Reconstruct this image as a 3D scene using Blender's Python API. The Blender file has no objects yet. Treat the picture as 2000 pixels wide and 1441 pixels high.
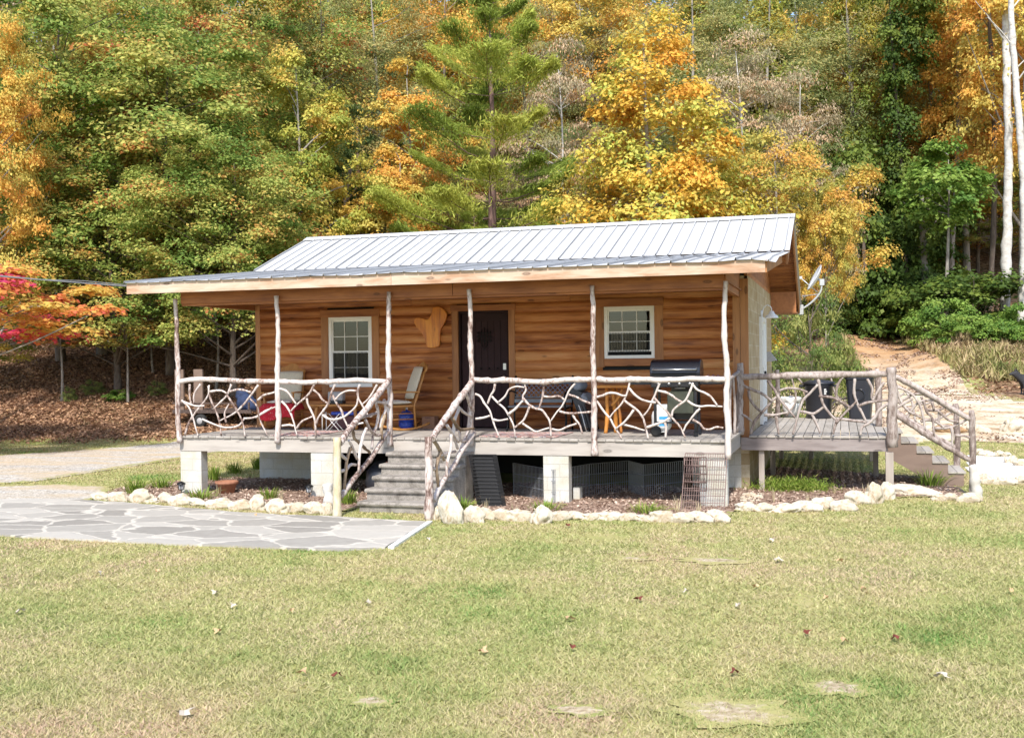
import bpy, bmesh, math, random
import numpy as np
from mathutils import Vector, Matrix, noise as mnoise
random.seed(7); rng = np.random.default_rng(7)
sc = bpy.context.scene
COL = sc.collection
# ------------------------------------------------------------------ camera
CAM = np.array([10.756, -16.342, 2.197]); YAW, PITCH, ROLL, FPX = .291, -.008, -.013, 2160.
def _basis():
    cy, sy, cp, sp, cr, sr = math.cos(YAW), math.sin(YAW), math.cos(PITCH), math.sin(PITCH), math.cos(ROLL), math.sin(ROLL)
    f = np.array([-sy*cp, cy*cp, sp]); r = np.array([cy, sy, 0.]); u = np.cross(r, f)
    return cr*r+sr*u, -sr*r+cr*u, f
CR, CU, CF = _basis()
def ray(px, py): return CF*FPX + CR*(px-1000) - CU*(py-720.5)
def PL(px, py, ax, val):
    d = ray(px, py); i = 'XYZ'.index(ax); t = (val-CAM[i])/d[i]
    return CAM+d*t
cam = bpy.data.cameras.new('camera'); camo = bpy.data.objects.new('camera', cam); COL.objects.link(camo)
cam.sensor_width = 36; cam.lens = FPX/2000*36; cam.clip_end = 1000; cam.clip_start = .1
M = Matrix(((CR[0], CU[0], -CF[0], CAM[0]), (CR[1], CU[1], -CF[1], CAM[1]), (CR[2], CU[2], -CF[2], CAM[2]), (0, 0, 0, 1)))
camo.matrix_world = M; sc.camera = camo
# ------------------------------------------------------------------ terrain
def sstep(a, b, x):
    t = np.clip((x-a)/(b-a), 0, 1); return t*t*(3-2*t)
def terrain(x, y):
    x = np.asarray(x, float); y = np.asarray(y, float)
    dx, dy = x-CAM[0], y-CAM[1]
    d = -.287*dx+.958*dy; u = .958*dx+.287*dy
    s = u/np.maximum(d, 5)          # lateral slope, -0.46 .. 0.46 across the view
    hl = np.interp(d, [0, 31, 34, 45, 60, 80, 115, 160, 400], [0, 0, .35, 3.4, 7.5, 14, 27, 40, 60])
    hm = np.interp(d, [0, 28, 36, 45, 60, 80, 115, 160, 400], [0, 0, .8, 2.9, 7, 14, 27, 40, 60])
    hr = np.interp(d, [0, 22, 38, 56, 62, 80, 115, 160, 400], [0, 0, 1.0, 3.7, 5.5, 12, 26, 40, 60])
    a = sstep(-.22, -.08, s); b = sstep(.1, .25, s)
    h = hl*(1-a)+hm*a; h = h*(1-b)+hr*b
    h = h+sstep(30, 60, d)*(.5*np.sin(x*.21+1)*np.cos(y*.17)+.25*np.sin(x*.6+y*.4))
    # bank to the side of the dirt track
    w = u-(.335*d); h = h+sstep(0, 4, w)*sstep(36, 46, d)*1.0
    # track is slightly cut in
    return h
def hz(x, y): return float(terrain(x, y))
def G(px, py):
    d = ray(px, py); d = d/np.linalg.norm(d); t = 2.; prev = t
    while t < 300:
        p = CAM+d*t
        if p[2] < hz(p[0], p[1]):
            lo, hi = prev, t
            for _ in range(18):
                m = (lo+hi)/2; p = CAM+d*m
                if p[2] < hz(p[0], p[1]): hi = m
                else: lo = m
            return CAM+d*hi
        prev = t; t += .15+t*.01
    return CAM+d*300
def at_depth(px, d):
    """ground point in the vertical plane of column px at forward distance d"""
    k = (px-1000)/FPX
    x = CAM[0]+d*(-.287+.958*k); y = CAM[1]+d*(.958+.287*k)
    return x, y, hz(x, y)
def z_at(py, px, d):
    hor = 703+.013*(1000-px)
    return CAM[2]+(hor-py)*d/FPX
# ------------------------------------------------------------------ materials
MATS = {}
def nt(name):
    m = bpy.data.materials.new(name); m.use_nodes = True
    t = m.node_tree; t.nodes.clear()
    out = t.nodes.new('ShaderNodeOutputMaterial'); b = t.nodes.new('ShaderNodeBsdfPrincipled')
    t.links.new(b.outputs[0], out.inputs[0])
    MATS[name] = m
    return m, t, b, out
def N(t, typ, **kw):
    n = t.nodes.new('ShaderNode'+typ)
    for k, v in kw.items():
        if k in n.inputs: n.inputs[k].default_value = v
        else: setattr(n, k, v)
    return n
def ramp(t, fac, stops, interp='LINEAR'):
    r = t.nodes.new('ShaderNodeValToRGB'); e = r.color_ramp.elements; r.color_ramp.interpolation = interp
    e[0].position = stops[0][0]; e[0].color = (*stops[0][1], 1)
    e[1].position = stops[-1][0]; e[1].color = (*stops[-1][1], 1)
    for p, c in stops[1:-1]:
        x = e.new(p); x.color = (*c, 1)
    t.links.new(fac, r.inputs[0]); return r.outputs[0]
def coords(t, scale=(1, 1, 1), kind='Object', rot=(0, 0, 0)):
    tc = t.nodes.new('ShaderNodeTexCoord')
    mp = t.nodes.new('ShaderNodeMapping'); mp.inputs['Scale'].default_value = scale; mp.inputs['Rotation'].default_value = rot
    t.links.new(tc.outputs[kind], mp.inputs[0]); return mp.outputs[0]
def wcoords(t, scale=(1, 1, 1)):
    g = t.nodes.new('ShaderNodeNewGeometry')
    mp = t.nodes.new('ShaderNodeMapping'); mp.inputs['Scale'].default_value = scale
    t.links.new(g.outputs['Position'], mp.inputs[0]); return mp.outputs[0]
def noise(t, vec, scale, detail=4, rough=.55, dist=0):
    n = t.nodes.new('ShaderNodeTexNoise'); n.inputs['Scale'].default_value = scale; n.inputs['Detail'].default_value = detail
    n.inputs['Roughness'].default_value = rough; n.inputs['Distortion'].default_value = dist
    t.links.new(vec, n.inputs['Vector']); return n.outputs['Fac']
def mix(t, fac, a, b, mode='MIX'):
    m = t.nodes.new('ShaderNodeMix'); m.data_type = 'RGBA'; m.blend_type = mode
    for s, v in ((0, fac), (6, a), (7, b)):
        if isinstance(v, (int, float)): m.inputs[s].default_value = v
        elif isinstance(v, tuple): m.inputs[s].default_value = (*v, 1)
        else: t.links.new(v, m.inputs[s])
    return m.outputs[2]
def math_(t, op, a, b=None, clamp=False):
    m = t.nodes.new('ShaderNodeMath'); m.operation = op; m.use_clamp = clamp
    for i, v in enumerate((a, b)):
        if v is None: continue
        if isinstance(v, (int, float)): m.inputs[i].default_value = v
        else: t.links.new(v, m.inputs[i])
    return m.outputs[0]
def bump(t, b, h, strength=.3, dist=.01):
    n = t.nodes.new('ShaderNodeBump'); n.inputs['Strength'].default_value = strength; n.inputs['Distance'].default_value = dist
    t.links.new(h, n.inputs['Height']); t.links.new(n.outputs[0], b.inputs['Normal'])
def attr(t, name):
    a = t.nodes.new('ShaderNodeAttribute'); a.attribute_name = name; return a.outputs['Fac']
def plain(name, col, rough=.5, metal=0, var=.12, scale=20, bmp=.0):
    if name in MATS: return MATS[name]
    m, t, b, o = nt(name)
    n = noise(t, coords(t), scale, 4)
    c = ramp(t, n, [(.3, tuple(x*(1-var) for x in col)), (.7, tuple(min(1, x*(1+var)) for x in col))])
    t.links.new(c, b.inputs['Base Color']); b.inputs['Roughness'].default_value = rough; b.inputs['Metallic'].default_value = metal
    if bmp: bump(t, b, n, bmp, .004)
    return m
def wood(name, stops, along='X', grain=14, rough=.65, bmp=.35, knots=True, vamp=.45, patch=None):
    """streaky wood; per-board attribute 'v' shifts its tone"""
    m, t, b, o = nt(name)
    sc_ = {'X': (1.5, grain, grain), 'Y': (grain, .9, grain), 'Z': (grain, grain, .9)}[along]
    tc = t.nodes.new('ShaderNodeTexCoord'); v = attr(t, 'v')
    off = t.nodes.new('ShaderNodeCombineXYZ')
    for i, k in enumerate((7.3, 3.1, 5.7)):
        t.links.new(math_(t, 'MULTIPLY', v, k*3), off.inputs[i])
    ad = N(t, 'VectorMath', operation='ADD'); t.links.new(tc.outputs['Object'], ad.inputs[0]); t.links.new(off.outputs[0], ad.inputs[1])
    mp = t.nodes.new('ShaderNodeMapping'); mp.inputs['Scale'].default_value = sc_; t.links.new(ad.outputs[0], mp.inputs[0])
    n1 = noise(t, mp.outputs[0], 1.2, 6, .6, .4)
    mp2 = t.nodes.new('ShaderNodeMapping'); mp2.inputs['Scale'].default_value = tuple(1 if s < 2 else 3 for s in sc_); t.links.new(ad.outputs[0], mp2.inputs[0])
    n2 = noise(t, mp2.outputs[0], 1.1, 3)
    f = math_(t, 'ADD', math_(t, 'MULTIPLY', n1, .6), math_(t, 'MULTIPLY', n2, .4))
    f = math_(t, 'ADD', f, math_(t, 'MULTIPLY', math_(t, 'SUBTRACT', v, .5), vamp*.5))
    c = ramp(t, f, stops)
    if knots:
        mp3 = t.nodes.new('ShaderNodeMapping'); mp3.inputs['Scale'].default_value = tuple(2.0 if s < 2 else 5.5 for s in sc_); t.links.new(ad.outputs[0], mp3.inputs[0])
        vo = N(t, 'TexVoronoi', Scale=1.); vo.feature = 'F1'; t.links.new(mp3.outputs[0], vo.inputs['Vector'])
        k = ramp(t, vo.outputs['Distance'], [(.0, (1, 1, 1)), (.06, (.55, .55, .55)), (.1, (.95, .95, .95)), (.17, (0, 0, 0))])
        c = mix(t, math_(t, 'MULTIPLY', k, .75), c, tuple(x*.35 for x in stops[0][1]))
    if patch:
        n3 = noise(t, coords(t, (1, 1, 1)), patch[0], 3)
        c = mix(t, ramp(t, n3, [(patch[1], (0, 0, 0)), (patch[2], (1, 1, 1))]), c, patch[3])
    t.links.new(c, b.inputs['Base Color']); b.inputs['Roughness'].default_value = rough
    bump(t, b, n1, bmp, .006)
    return m
def leafmat(name, stops, transl=.35, rough=.6, orand=.15):
    m, t, b, o = nt(name)
    oi = t.nodes.new('ShaderNodeObjectInfo')
    f = math_(t, 'ADD', math_(t, 'MULTIPLY', attr(t, 'rnd'), .32), math_(t, 'MULTIPLY', attr(t, 'clump'), .68))
    f = math_(t, 'ADD', f, math_(t, 'MULTIPLY', math_(t, 'SUBTRACT', oi.outputs['Random'], .5), orand))
    c = ramp(t, f, stops)
    hs = N(t, 'HueSaturation'); t.links.new(c, hs.inputs['Color'])
    t.links.new(math_(t, 'ADD', .8, math_(t, 'MULTIPLY', attr(t, 'val'), .45)), hs.inputs['Value'])
    c = hs.outputs[0]
    t.links.new(c, b.inputs['Base Color']); b.inputs['Roughness'].default_value = rough; b.inputs['Specular IOR Level'].default_value = .25
    tr = t.nodes.new('ShaderNodeBsdfTranslucent'); t.links.new(c, tr.inputs[0])
    mx = t.nodes.new('ShaderNodeMixShader'); mx.inputs[0].default_value = transl
    t.links.new(b.outputs[0], mx.inputs[1]); t.links.new(tr.outputs[0], mx.inputs[2]); t.links.new(mx.outputs[0], o.inputs[0])
    return m
# ------------------------------------------------------------------ object helpers
def tag(o, label=None, cat=None, group=None, kind=None):
    for k, v in (('label', label), ('category', cat), ('group', group), ('kind', kind)):
        if v: o[k] = v
    return o
def thing(name, label, cat, loc=(0, 0, 0), group=None):
    o = bpy.data.objects.new(name, None); COL.objects.link(o); o.location = [float(v) for v in loc]; o.empty_display_size = .2
    return tag(o, label, cat, group)
def world(o):
    p = Vector((0, 0, 0))
    while o is not None: p += o.location; o = o.parent
    return p
class MB:
    def __init__(s): s.v = []; s.f = []; s.a = []; s.sm = []
    def add(s, vs, fs, a=.5, smooth=False):
        k = len(s.v); s.v += [tuple(float(c) for c in v) for v in vs]
        for f in fs: s.f.append(tuple(i+k for i in f)); s.a.append(a); s.sm.append(smooth)
        return s
    def box(s, c, size, rot=None, a=None, bev=0):
        """box by centre and size; bev makes chamfered long edges"""
        a = random.random() if a is None else a
        x, y, z = [q/2 for q in size]
        if bev:
            b = min(bev, x*.45, y*.45, z*.45)
            pts = []
            for sx in (-1, 1):
                for sy in (-1, 1):
                    for sz in (-1, 1):
                        pts += [(sx*(x-b), sy*(y-b), sz*z), (sx*(x-b), sy*y, sz*(z-b)), (sx*x, sy*(y-b), sz*(z-b))]
            bm = bmesh.new(); vs = [bm.verts.new(p) for p in pts]
            bmesh.ops.convex_hull(bm, input=vs); bmesh.ops.dissolve_limit(bm, angle_limit=.01, verts=bm.verts[:], edges=bm.edges[:])
            bm.verts.index_update(); bm.verts.ensure_lookup_table()
            vv = [v.co.copy() for v in bm.verts]; ff = [tuple(v.index for v in f.verts) for f in bm.faces]; bm.free()
        else:
            vv = [Vector((sx*x, sy*y, sz*z)) for sx in (-1, 1) for sy in (-1, 1) for sz in (-1, 1)]
            ff = [(0, 1, 3, 2), (4, 6, 7, 5), (0, 4, 5, 1), (2, 3, 7, 6), (0, 2, 6, 4), (1, 5, 7, 3)]
        if rot is not None: vv = [rot @ v for v in vv]
        c = Vector([float(q) for q in c])
        return s.add([v+c for v in vv], ff, a)
    def bb(s, lo, hi, a=None, bev=0):
        return s.box([(p+q)/2 for p, q in zip(lo, hi)], [abs(q-p) for p, q in zip(lo, hi)], None, a, bev)
    def tube(s, path, r, n=8, a=.5, cap=True, smooth=True, flat=1.):
        path = [Vector([float(q) for q in p]) for p in path]
        if not hasattr(r, '__len__'): r = [r]*len(path)
        k = len(s.v); T0 = (path[1]-path[0]).normalized()
        up = Vector((0, 0, 1)) if abs(T0.z) < .9 else Vector((1, 0, 0))
        A = T0.cross(up).normalized(); vs = []
        for i, p in enumerate(path):
            T = (path[min(i+1, len(path)-1)]-path[max(i-1, 0)])
            T = T.normalized() if T.length > 1e-9 else T0
            A = (A-T*A.dot(T)); A = A.normalized() if A.length > 1e-6 else T.orthogonal().normalized(); B = T.cross(A)
            for j in range(n):
                an = 2*math.pi*j/n; vs.append(p+(A*math.cos(an)+B*math.sin(an)*flat)*r[i])
        fs = [(i*n+j, i*n+(j+1) % n, (i+1)*n+(j+1) % n, (i+1)*n+j) for i in range(len(path)-1) for j in range(n)]
        s.add(vs, fs, a, smooth)
        if cap:
            m = len(path)-1
            for f in (tuple(k+j for j in reversed(range(n))), tuple(k+m*n+j for j in range(n))):
                s.f.append(f); s.a.append(a); s.sm.append(False)
        return s
    def lathe(s, c, prof, n=24, a=.5, axis='Z', smooth=True, rot=None):
        vs = []
        for (r, h) in prof:
            for j in range(n):
                an = 2*math.pi*j/n; p = Vector((r*math.cos(an), r*math.sin(an), h))
                if axis == 'X': p = Vector((p.z, p.x, p.y))
                if axis == 'Y': p = Vector((p.x, p.z, p.y))
                if rot is not None: p = rot @ p
                vs.append(p+Vector([float(q) for q in c]))
        fs = [(i*n+j, i*n+(j+1) % n, (i+1)*n+(j+1) % n, (i+1)*n+j) for i in range(len(prof)-1) for j in range(n)]
        return s.add(vs, fs, a, smooth)
    def prism(s, poly, d, a=.5):
        """extrude closed 3-D polygon by vector d"""
        poly = [Vector([float(q) for q in p]) for p in poly]; d = Vector(d); n = len(poly)
        vs = poly+[p+d for p in poly]
        fs = [tuple(range(n)), tuple(reversed(range(n, 2*n)))]+[(i, (i+1) % n, n+(i+1) % n, n+i) for i in range(n)]
        return s.add(vs, fs, a)
    def build(s, name, mat, parent=None, fix=True):
        me = bpy.data.meshes.new(name)
        if parent is not None: org = world(parent)
        else:
            A = np.array(s.v); org = Vector(((A[:, 0].min()+A[:, 0].max())/2, (A[:, 1].min()+A[:, 1].max())/2, A[:, 2].min())); org = Vector([float(q) for q in org])
        me.from_pydata([Vector(v)-org for v in s.v], [], s.f)
        at = me.attributes.new('v', 'FLOAT', 'FACE'); at.data.foreach_set('value', s.a)
        me.polygons.foreach_set('use_smooth', s.sm)
        if fix:
            bm = bmesh.new(); bm.from_mesh(me); bmesh.ops.recalc_face_normals(bm, faces=bm.faces[:]); bm.to_mesh(me); bm.free()
        if isinstance(mat, (list, tuple)):
            for q in mat: me.materials.append(MATS[q] if isinstance(q, str) else q)
        else: me.materials.append(MATS[mat] if isinstance(mat, str) else mat)
        o = bpy.data.objects.new(name, me); COL.objects.link(o)
        if parent is not None: o.parent = parent
        else: o.location = org
        return o
def np_mesh(name, V, F, attrs=None, mat=None, parent=None, loc=(0, 0, 0), smooth=False):
    me = bpy.data.meshes.new(name); V = np.asarray(V, np.float32); F = np.asarray(F, np.int32)
    nf, k = F.shape
    me.vertices.add(len(V)); me.vertices.foreach_set('co', V.ravel())
    me.loops.add(nf*k); me.loops.foreach_set('vertex_index', F.ravel())
    me.polygons.add(nf); me.polygons.foreach_set('loop_start', np.arange(0, nf*k, k, dtype=np.int32))
    try: me.polygons.foreach_set('loop_total', np.full(nf, k, np.int32))
    except Exception: pass
    for kk, vv in (attrs or {}).items():
        at = me.attributes.new(kk, 'FLOAT', 'FACE'); at.data.foreach_set('value', np.asarray(vv, np.float32))
    me.update(calc_edges=True)
    if smooth: me.polygons.foreach_set('use_smooth', np.ones(nf, bool))
    if mat: me.materials.append(MATS[mat])
    o = bpy.data.objects.new(name, me); COL.objects.link(o); o.location = loc
    if parent is not None: o.parent = parent
    return o
def copy_tree(o, parent=None):
    c = o.copy(); COL.objects.link(c); c.parent = parent
    for ch in list(o.children): copy_tree(ch, c)
    return c
def smooth_path(pts, n=4):
    """Catmull-Rom through 3-D points"""
    P = [Vector([float(q) for q in p]) for p in pts]
    if len(P) < 3: return [P[0].lerp(P[-1], i/n) for i in range(n+1)]
    Q = [P[0]*2-P[1]]+P+[P[-1]*2-P[-2]]; out = []
    for i in range(1, len(Q)-2):
        for k in range(n):
            t = k/n; a, b, c, d = Q[i-1:i+3]
            out.append(.5*((2*b)+(c-a)*t+(2*a-5*b+4*c-d)*t*t+(3*b-a-3*c+d)*t**3))
    out.append(P[-1]); return out
def stick(mb, pts, r0, r1=None, n=8, seg=5, jit=.12):
    """a peeled crooked branch: uneven radius, small knots"""
    r1 = r0*.8 if r1 is None else r1
    p = smooth_path(pts, seg); m = len(p); a = random.random(); rr = []
    for i in range(m):
        t = i/(m-1); r = r0*(1-t)+r1*t
        r *= 1+jit*mnoise.noise(Vector((i*.55, a*50, 1)))*1.1
        if random.random() < .08: r *= 1.22
        rr.append(min(r, r0*1.3))
    p = [q+Vector((mnoise.noise(q*9), mnoise.noise(q*9+Vector((5, 0, 0))), mnoise.noise(q*9+Vector((0, 7, 0)))))*r0*.24 for q in p]
    return mb.tube(p, rr, n, a)
# ------------------------------------------------------------------ shared materials
WOODR = [(.29, (.14, .04, .014)), (.41, (.35, .12, .036)), (.55, (.53, .215, .068)), (.75, (.64, .33, .13))]
wood('siding_wood', WOODR, 'X', 20, .6, .3, True, .45)
wood('trim_wood_x', [(.25, (.17, .05, .015)), (.6, (.42, .165, .052)), (.85, (.55, .25, .085))], 'X', 14, .6)
wood('trim_wood_z', [(.25, (.17, .06, .02)), (.6, (.42, .19, .07)), (.85, (.54, .28, .11))], 'Z', 14, .6)
wood('soffit_wood_y', [(.25, (.16, .055, .02)), (.6, (.38, .15, .05)), (.85, (.48, .2, .075))], 'Y', 12, .6)
wood('fascia_wood', [(.3, (.22, .1, .05)), (.42, (.42, .25, .155)), (.54, (.52, .38, .28)), (.78, (.64, .54, .45))], 'X', 9, .7, .3, True, .15)
wood('gray_wood_x', [(.2, (.22, .19, .165)), (.5, (.42, .38, .34)), (.8, (.53, .49, .44))], 'X', 12, .8, .3, True, .25)
wood('gray_wood_y', [(.2, (.19, .165, .14)), (.5, (.35, .32, .285)), (.8, (.46, .42, .38))], 'Y', 14, .8, .3, False, .5)
wood('gray_wood_z', [(.2, (.2, .16, .14)), (.5, (.34, .29, .25)), (.8, (.46, .41, .36))], 'Z', 12, .8, .3, True, .3)
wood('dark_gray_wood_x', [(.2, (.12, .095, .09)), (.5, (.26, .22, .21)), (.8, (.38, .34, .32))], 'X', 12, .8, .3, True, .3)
wood('stringer_wood', [(.2, (.13, .085, .065)), (.5, (.2, .14, .11)), (.8, (.26, .19, .15))], 'X', 8, .7, .2, False, .2)
wood('chair_wood', [(.2, (.2, .08, .02)), (.5, (.42, .19, .05)), (.8, (.56, .29, .09))], 'Z', 14, .4, .15, False, .3)
wood('stump_wood', [(.2, (.28, .09, .02)), (.5, (.55, .22, .04)), (.8, (.68, .34, .08))], 'Z', 9, .35, .2, True, .3)
wood('slab_wood', [(.34, (.12, .03, .006)), (.43, (.46, .13, .014)), (.55, (.7, .26, .025)), (.72, (.8, .42, .06))], 'Z', 9, .35, .2, True, .3)
def drift(name, stops):
    m, t, b, o = nt(name)
    n1 = noise(t, coords(t, (14, 14, 5)), 1.6, 5, .65, .3); n2 = noise(t, coords(t), 2.2, 3)
    f = math_(t, 'ADD', math_(t, 'MULTIPLY', n1, .62), math_(t, 'MULTIPLY', n2, .38))
    f = math_(t, 'ADD', f, math_(t, 'MULTIPLY', math_(t, 'SUBTRACT', attr(t, 'v'), .5), .14))
    t.links.new(ramp(t, f, stops), b.inputs['Base Color']); b.inputs['Roughness'].default_value = .8
    bump(t, b, n1, .6, .012); return m
drift('driftwood', [(.35, (.12, .07, .055)), (.425, (.36, .27, .235)), (.48, (.54, .465, .43)), (.72, (.68, .625, .59))])
drift('driftwood_gray', [(.3, (.07, .045, .04)), (.42, (.2, .15, .13)), (.52, (.36, .3, .275)), (.72, (.5, .45, .42))])
drift('driftwood_brown', [(.3, (.1, .055, .03)), (.5, (.28, .2, .13)), (.72, (.46, .38, .28))])
drift('newel_wood', [(.3, (.26, .19, .1)), (.5, (.5, .42, .27)), (.72, (.66, .6, .46))])
def block(name, c1, c2, mort, stain=None, sx=1.0, plane='XZ'):
    m, t, b, o = nt(name)
    g = t.nodes.new('ShaderNodeNewGeometry'); sp = t.nodes.new('ShaderNodeSeparateXYZ'); t.links.new(g.outputs['Position'], sp.inputs[0])
    cb = t.nodes.new('ShaderNodeCombineXYZ')
    if plane == 'XZ': t.links.new(math_(t, 'ADD', sp.outputs[0], sp.outputs[1]), cb.inputs[0])
    else: t.links.new(sp.outputs[1], cb.inputs[0])
    t.links.new(sp.outputs[2], cb.inputs[1])
    br = t.nodes.new('ShaderNodeTexBrick'); br.offset = .5
    for k, v in (('Scale', 1.), ('Mortar Size', .006), ('Brick Width', .4), ('Row Height', .2), ('Mortar Smooth', .3)): br.inputs[k].default_value = v
    br.inputs['Color1'].default_value = (*c1, 1); br.inputs['Color2'].default_value = (*c2, 1); br.inputs['Mortar'].default_value = (*mort, 1)
    t.links.new(cb.outputs[0], br.inputs['Vector'])
    c = br.outputs['Color']
    n = noise(t, coords(t), 3.5, 5, .6); n2 = noise(t, coords(t), 60, 3)
    c = mix(t, ramp(t, n, [(.35, (0, 0, 0)), (.7, (1, 1, 1))]), c, stain or tuple(q*.8 for q in c1))
    c = mix(t, .35, c, ramp(t, n2, [(.3, (.35, .35, .33)), (.7, (.75, .75, .72))]), 'OVERLAY')
    t.links.new(c, b.inputs['Base Color']); b.inputs['Roughness'].default_value = .95
    bump(t, b, math_(t, 'ADD', math_(t, 'MULTIPLY', br.outputs['Fac'], -1.), math_(t, 'MULTIPLY', n2, .5)), .5, .008)
    return m
block('pier_block', (.55, .55, .54), (.5, .5, .49), (.38, .37, .35), (.46, .43, .35))
block('side_block', (.4, .31, .19), (.52, .42, .28), (.62, .55, .42), (.34, .23, .11), plane='Y')
def concrete(name, c, dark, tint=None):
    m, t, b, o = nt(name)
    n = noise(t, coords(t), 5, 6, .65); n2 = noise(t, coords(t), 70, 4)
    cc = ramp(t, n, [(.32, dark), (.5, c), (.72, tuple(min(1, q*1.35) for q in c))])
    cc = mix(t, .5, cc, ramp(t, n2, [(.35, (.3, .3, .3)), (.65, (.75, .75, .75))]), 'OVERLAY')
    if tint:
        oi = t.nodes.new('ShaderNodeObjectInfo'); n4 = noise(t, coords(t), 2.2, 4)
        cc = mix(t, math_(t, 'MULTIPLY', ramp(t, n4, [(.4, (.1, .1, .1)), (.65, (1, 1, 1))]), math_(t, 'MULTIPLY', oi.outputs['Random'], .85)), cc, tint)
    t.links.new(cc, b.inputs['Base Color']); b.inputs['Roughness'].default_value = .95; bump(t, b, n2, .5, .006)
concrete('step_concrete', (.26, .235, .21), (.1, .085, .07))
concrete('rock_pale', (.54, .49, .4), (.32, .23, .13), (.34, .24, .14))
concrete('rock_brown', (.34, .22, .12), (.18, .11, .06))
concrete('path_white', (.68, .66, .62), (.45, .42, .38))
plain('white_vinyl', (.8, .8, .79), .35, 0, .03)
plain('white_paint', (.74, .74, .72), .45, 0, .05)
plain('dark_door', (.022, .007, .009), .85, 0, .25, 8)
plain('black_iron', (.012, .012, .013), .45, .6)
plain('black_plastic', (.02, .022, .03), .4, 0, .15, 6)
plain('black_enamel', (.016, .018, .026), .22, .1, .1)
plain('steel', (.5, .5, .5), .35, .9)
plain('galvanised', (.55, .57, .58), .4, .6, .1)
plain('cushion_cloth', (.6, .54, .42), .95, 0, .1, 30, .3)
plain('cushion_white', (.72, .69, .6), .95, 0, .1, 30, .3)
plain('pillow_blue', (.2, .23, .28), .9, 0, .1, 30, .2)
plain('grey_plastic', (.36, .36, .37), .5)
plain('blue_plastic', (.03, .07, .42), .3, 0, .2)
plain('blue_cloth', (.02, .035, .09), .85, 0, .4, 8)
plain('dark_body', (.09, .03, .035), .6)
plain('cardboard', (.25, .13, .08), .9)
plain('brown_wire', (.14, .09, .08), .5, .4)
plain('terracotta', (.3, .13, .075), .8)
plain('white_enamel', (.78, .78, .77), .3)
plain('label_blue', (.05, .3, .6), .5)
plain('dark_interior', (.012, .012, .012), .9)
plain('blind_white', (.26, .27, .25), .6); plain('screen', (.02, .022, .024), .8)
plain('dish_grey', (.55, .55, .56), .4)
plain('rubber', (.02, .02, .02), .8)
plain('wire_cable', (.14, .14, .15), .6)
plain('rusty_steel', (.1, .07, .06), .7, .3, .4)
plain('bark_pale', (.5, .47, .43), .9, 0, .2, 6, .5)
plain('petal_red', (.5, .08, .05), .7)
def glassm():
    m, t, b, o = nt('window_glass')
    gl = t.nodes.new('ShaderNodeBsdfGlossy'); gl.inputs['Roughness'].default_value = .03; gl.inputs['Color'].default_value = (.9, .95, .95, 1)
    tr = t.nodes.new('ShaderNodeBsdfTransparent'); tr.inputs[0].default_value = (.3, .35, .32, 1)
    fr = N(t, 'Fresnel', IOR=1.5); mx = t.nodes.new('ShaderNodeMixShader')
    t.links.new(math_(t, 'MULTIPLY', fr.outputs[0], 1.3, True), mx.inputs[0]); t.links.new(tr.outputs[0], mx.inputs[1]); t.links.new(gl.outputs[0], mx.inputs[2]); t.links.new(mx.outputs[0], o.inputs[0])
glassm()
def roofm():
    m, t, b, o = nt('roof_metal')
    n = noise(t, coords(t, (1.5, .5, 1)), 2.2, 5); n2 = noise(t, coords(t), 14, 4)
    c = ramp(t, math_(t, 'ADD', math_(t, 'MULTIPLY', n, .7), math_(t, 'MULTIPLY', n2, .3)), [(.3, (.43, .435, .445)), (.7, (.56, .56, .565))])
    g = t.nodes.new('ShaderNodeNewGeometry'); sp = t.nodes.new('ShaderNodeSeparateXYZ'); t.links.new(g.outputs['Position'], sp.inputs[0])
    fr = math_(t, 'FRACT', math_(t, 'DIVIDE', math_(t, 'ADD', sp.outputs[0], .76), .2286))    # rib shading painted in as a dark line along each rib's foot
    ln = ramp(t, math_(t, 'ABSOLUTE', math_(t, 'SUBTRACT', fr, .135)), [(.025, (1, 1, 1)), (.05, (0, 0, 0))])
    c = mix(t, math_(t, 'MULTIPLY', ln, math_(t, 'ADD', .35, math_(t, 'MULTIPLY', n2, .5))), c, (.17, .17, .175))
    t.links.new(c, b.inputs['Base Color']); b.inputs['Metallic'].default_value = .0; b.inputs['Roughness'].default_value = .6; b.inputs['Specular IOR Level'].default_value = .25
    bump(t, b, n, .08, .02)
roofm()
def rugm():
    m, t, b, o = nt('rag_rug')
    vo = N(t, 'TexVoronoi', Scale=1.); t.links.new(coords(t, (16, 40, 5)), vo.inputs['Vector'])
    sp = t.nodes.new('ShaderNodeSeparateColor'); t.links.new(vo.outputs['Color'], sp.inputs[0])
    c = ramp(t, sp.outputs[0], [(0, (.5, .42, .38)), (.3, (.5, .3, .27)), (.45, (.38, .09, .09)), (.6, (.56, .45, .38)), (.75, (.3, .32, .4)), (.85, (.1, .08, .09)), (1, (.6, .45, .4))])
    t.links.new(c, b.inputs['Base Color']); b.inputs['Roughness'].default_value = 1; bump(t, b, vo.outputs['Distance'], .6, .02)
rugm()
def redm():
    m, t, b, o = nt('red_blanket_cloth')
    vo = N(t, 'TexVoronoi', Scale=1.); t.links.new(coords(t, (60, 60, 60)), vo.inputs['Vector'])
    c = ramp(t, vo.outputs['Distance'], [(.1, (.5, .015, .03)), (.75, (.42, .012, .025)), (.95, (.6, .2, .2))])
    t.links.new(c, b.inputs['Base Color']); b.inputs['Roughness'].default_value = .95; bump(t, b, vo.outputs['Distance'], .5, .01)
redm()
# ------------------------------------------------------------------ the cabin
DK = .99; L = 9.12; WX0, WX1, WY, WYB = .18, 9.25, 2.4, 8.6
cabin = thing('log_cabin', 'small log sided cabin with silver metal roof and covered front porch', 'cabin', (4.7, 2.4, 0))
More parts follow.
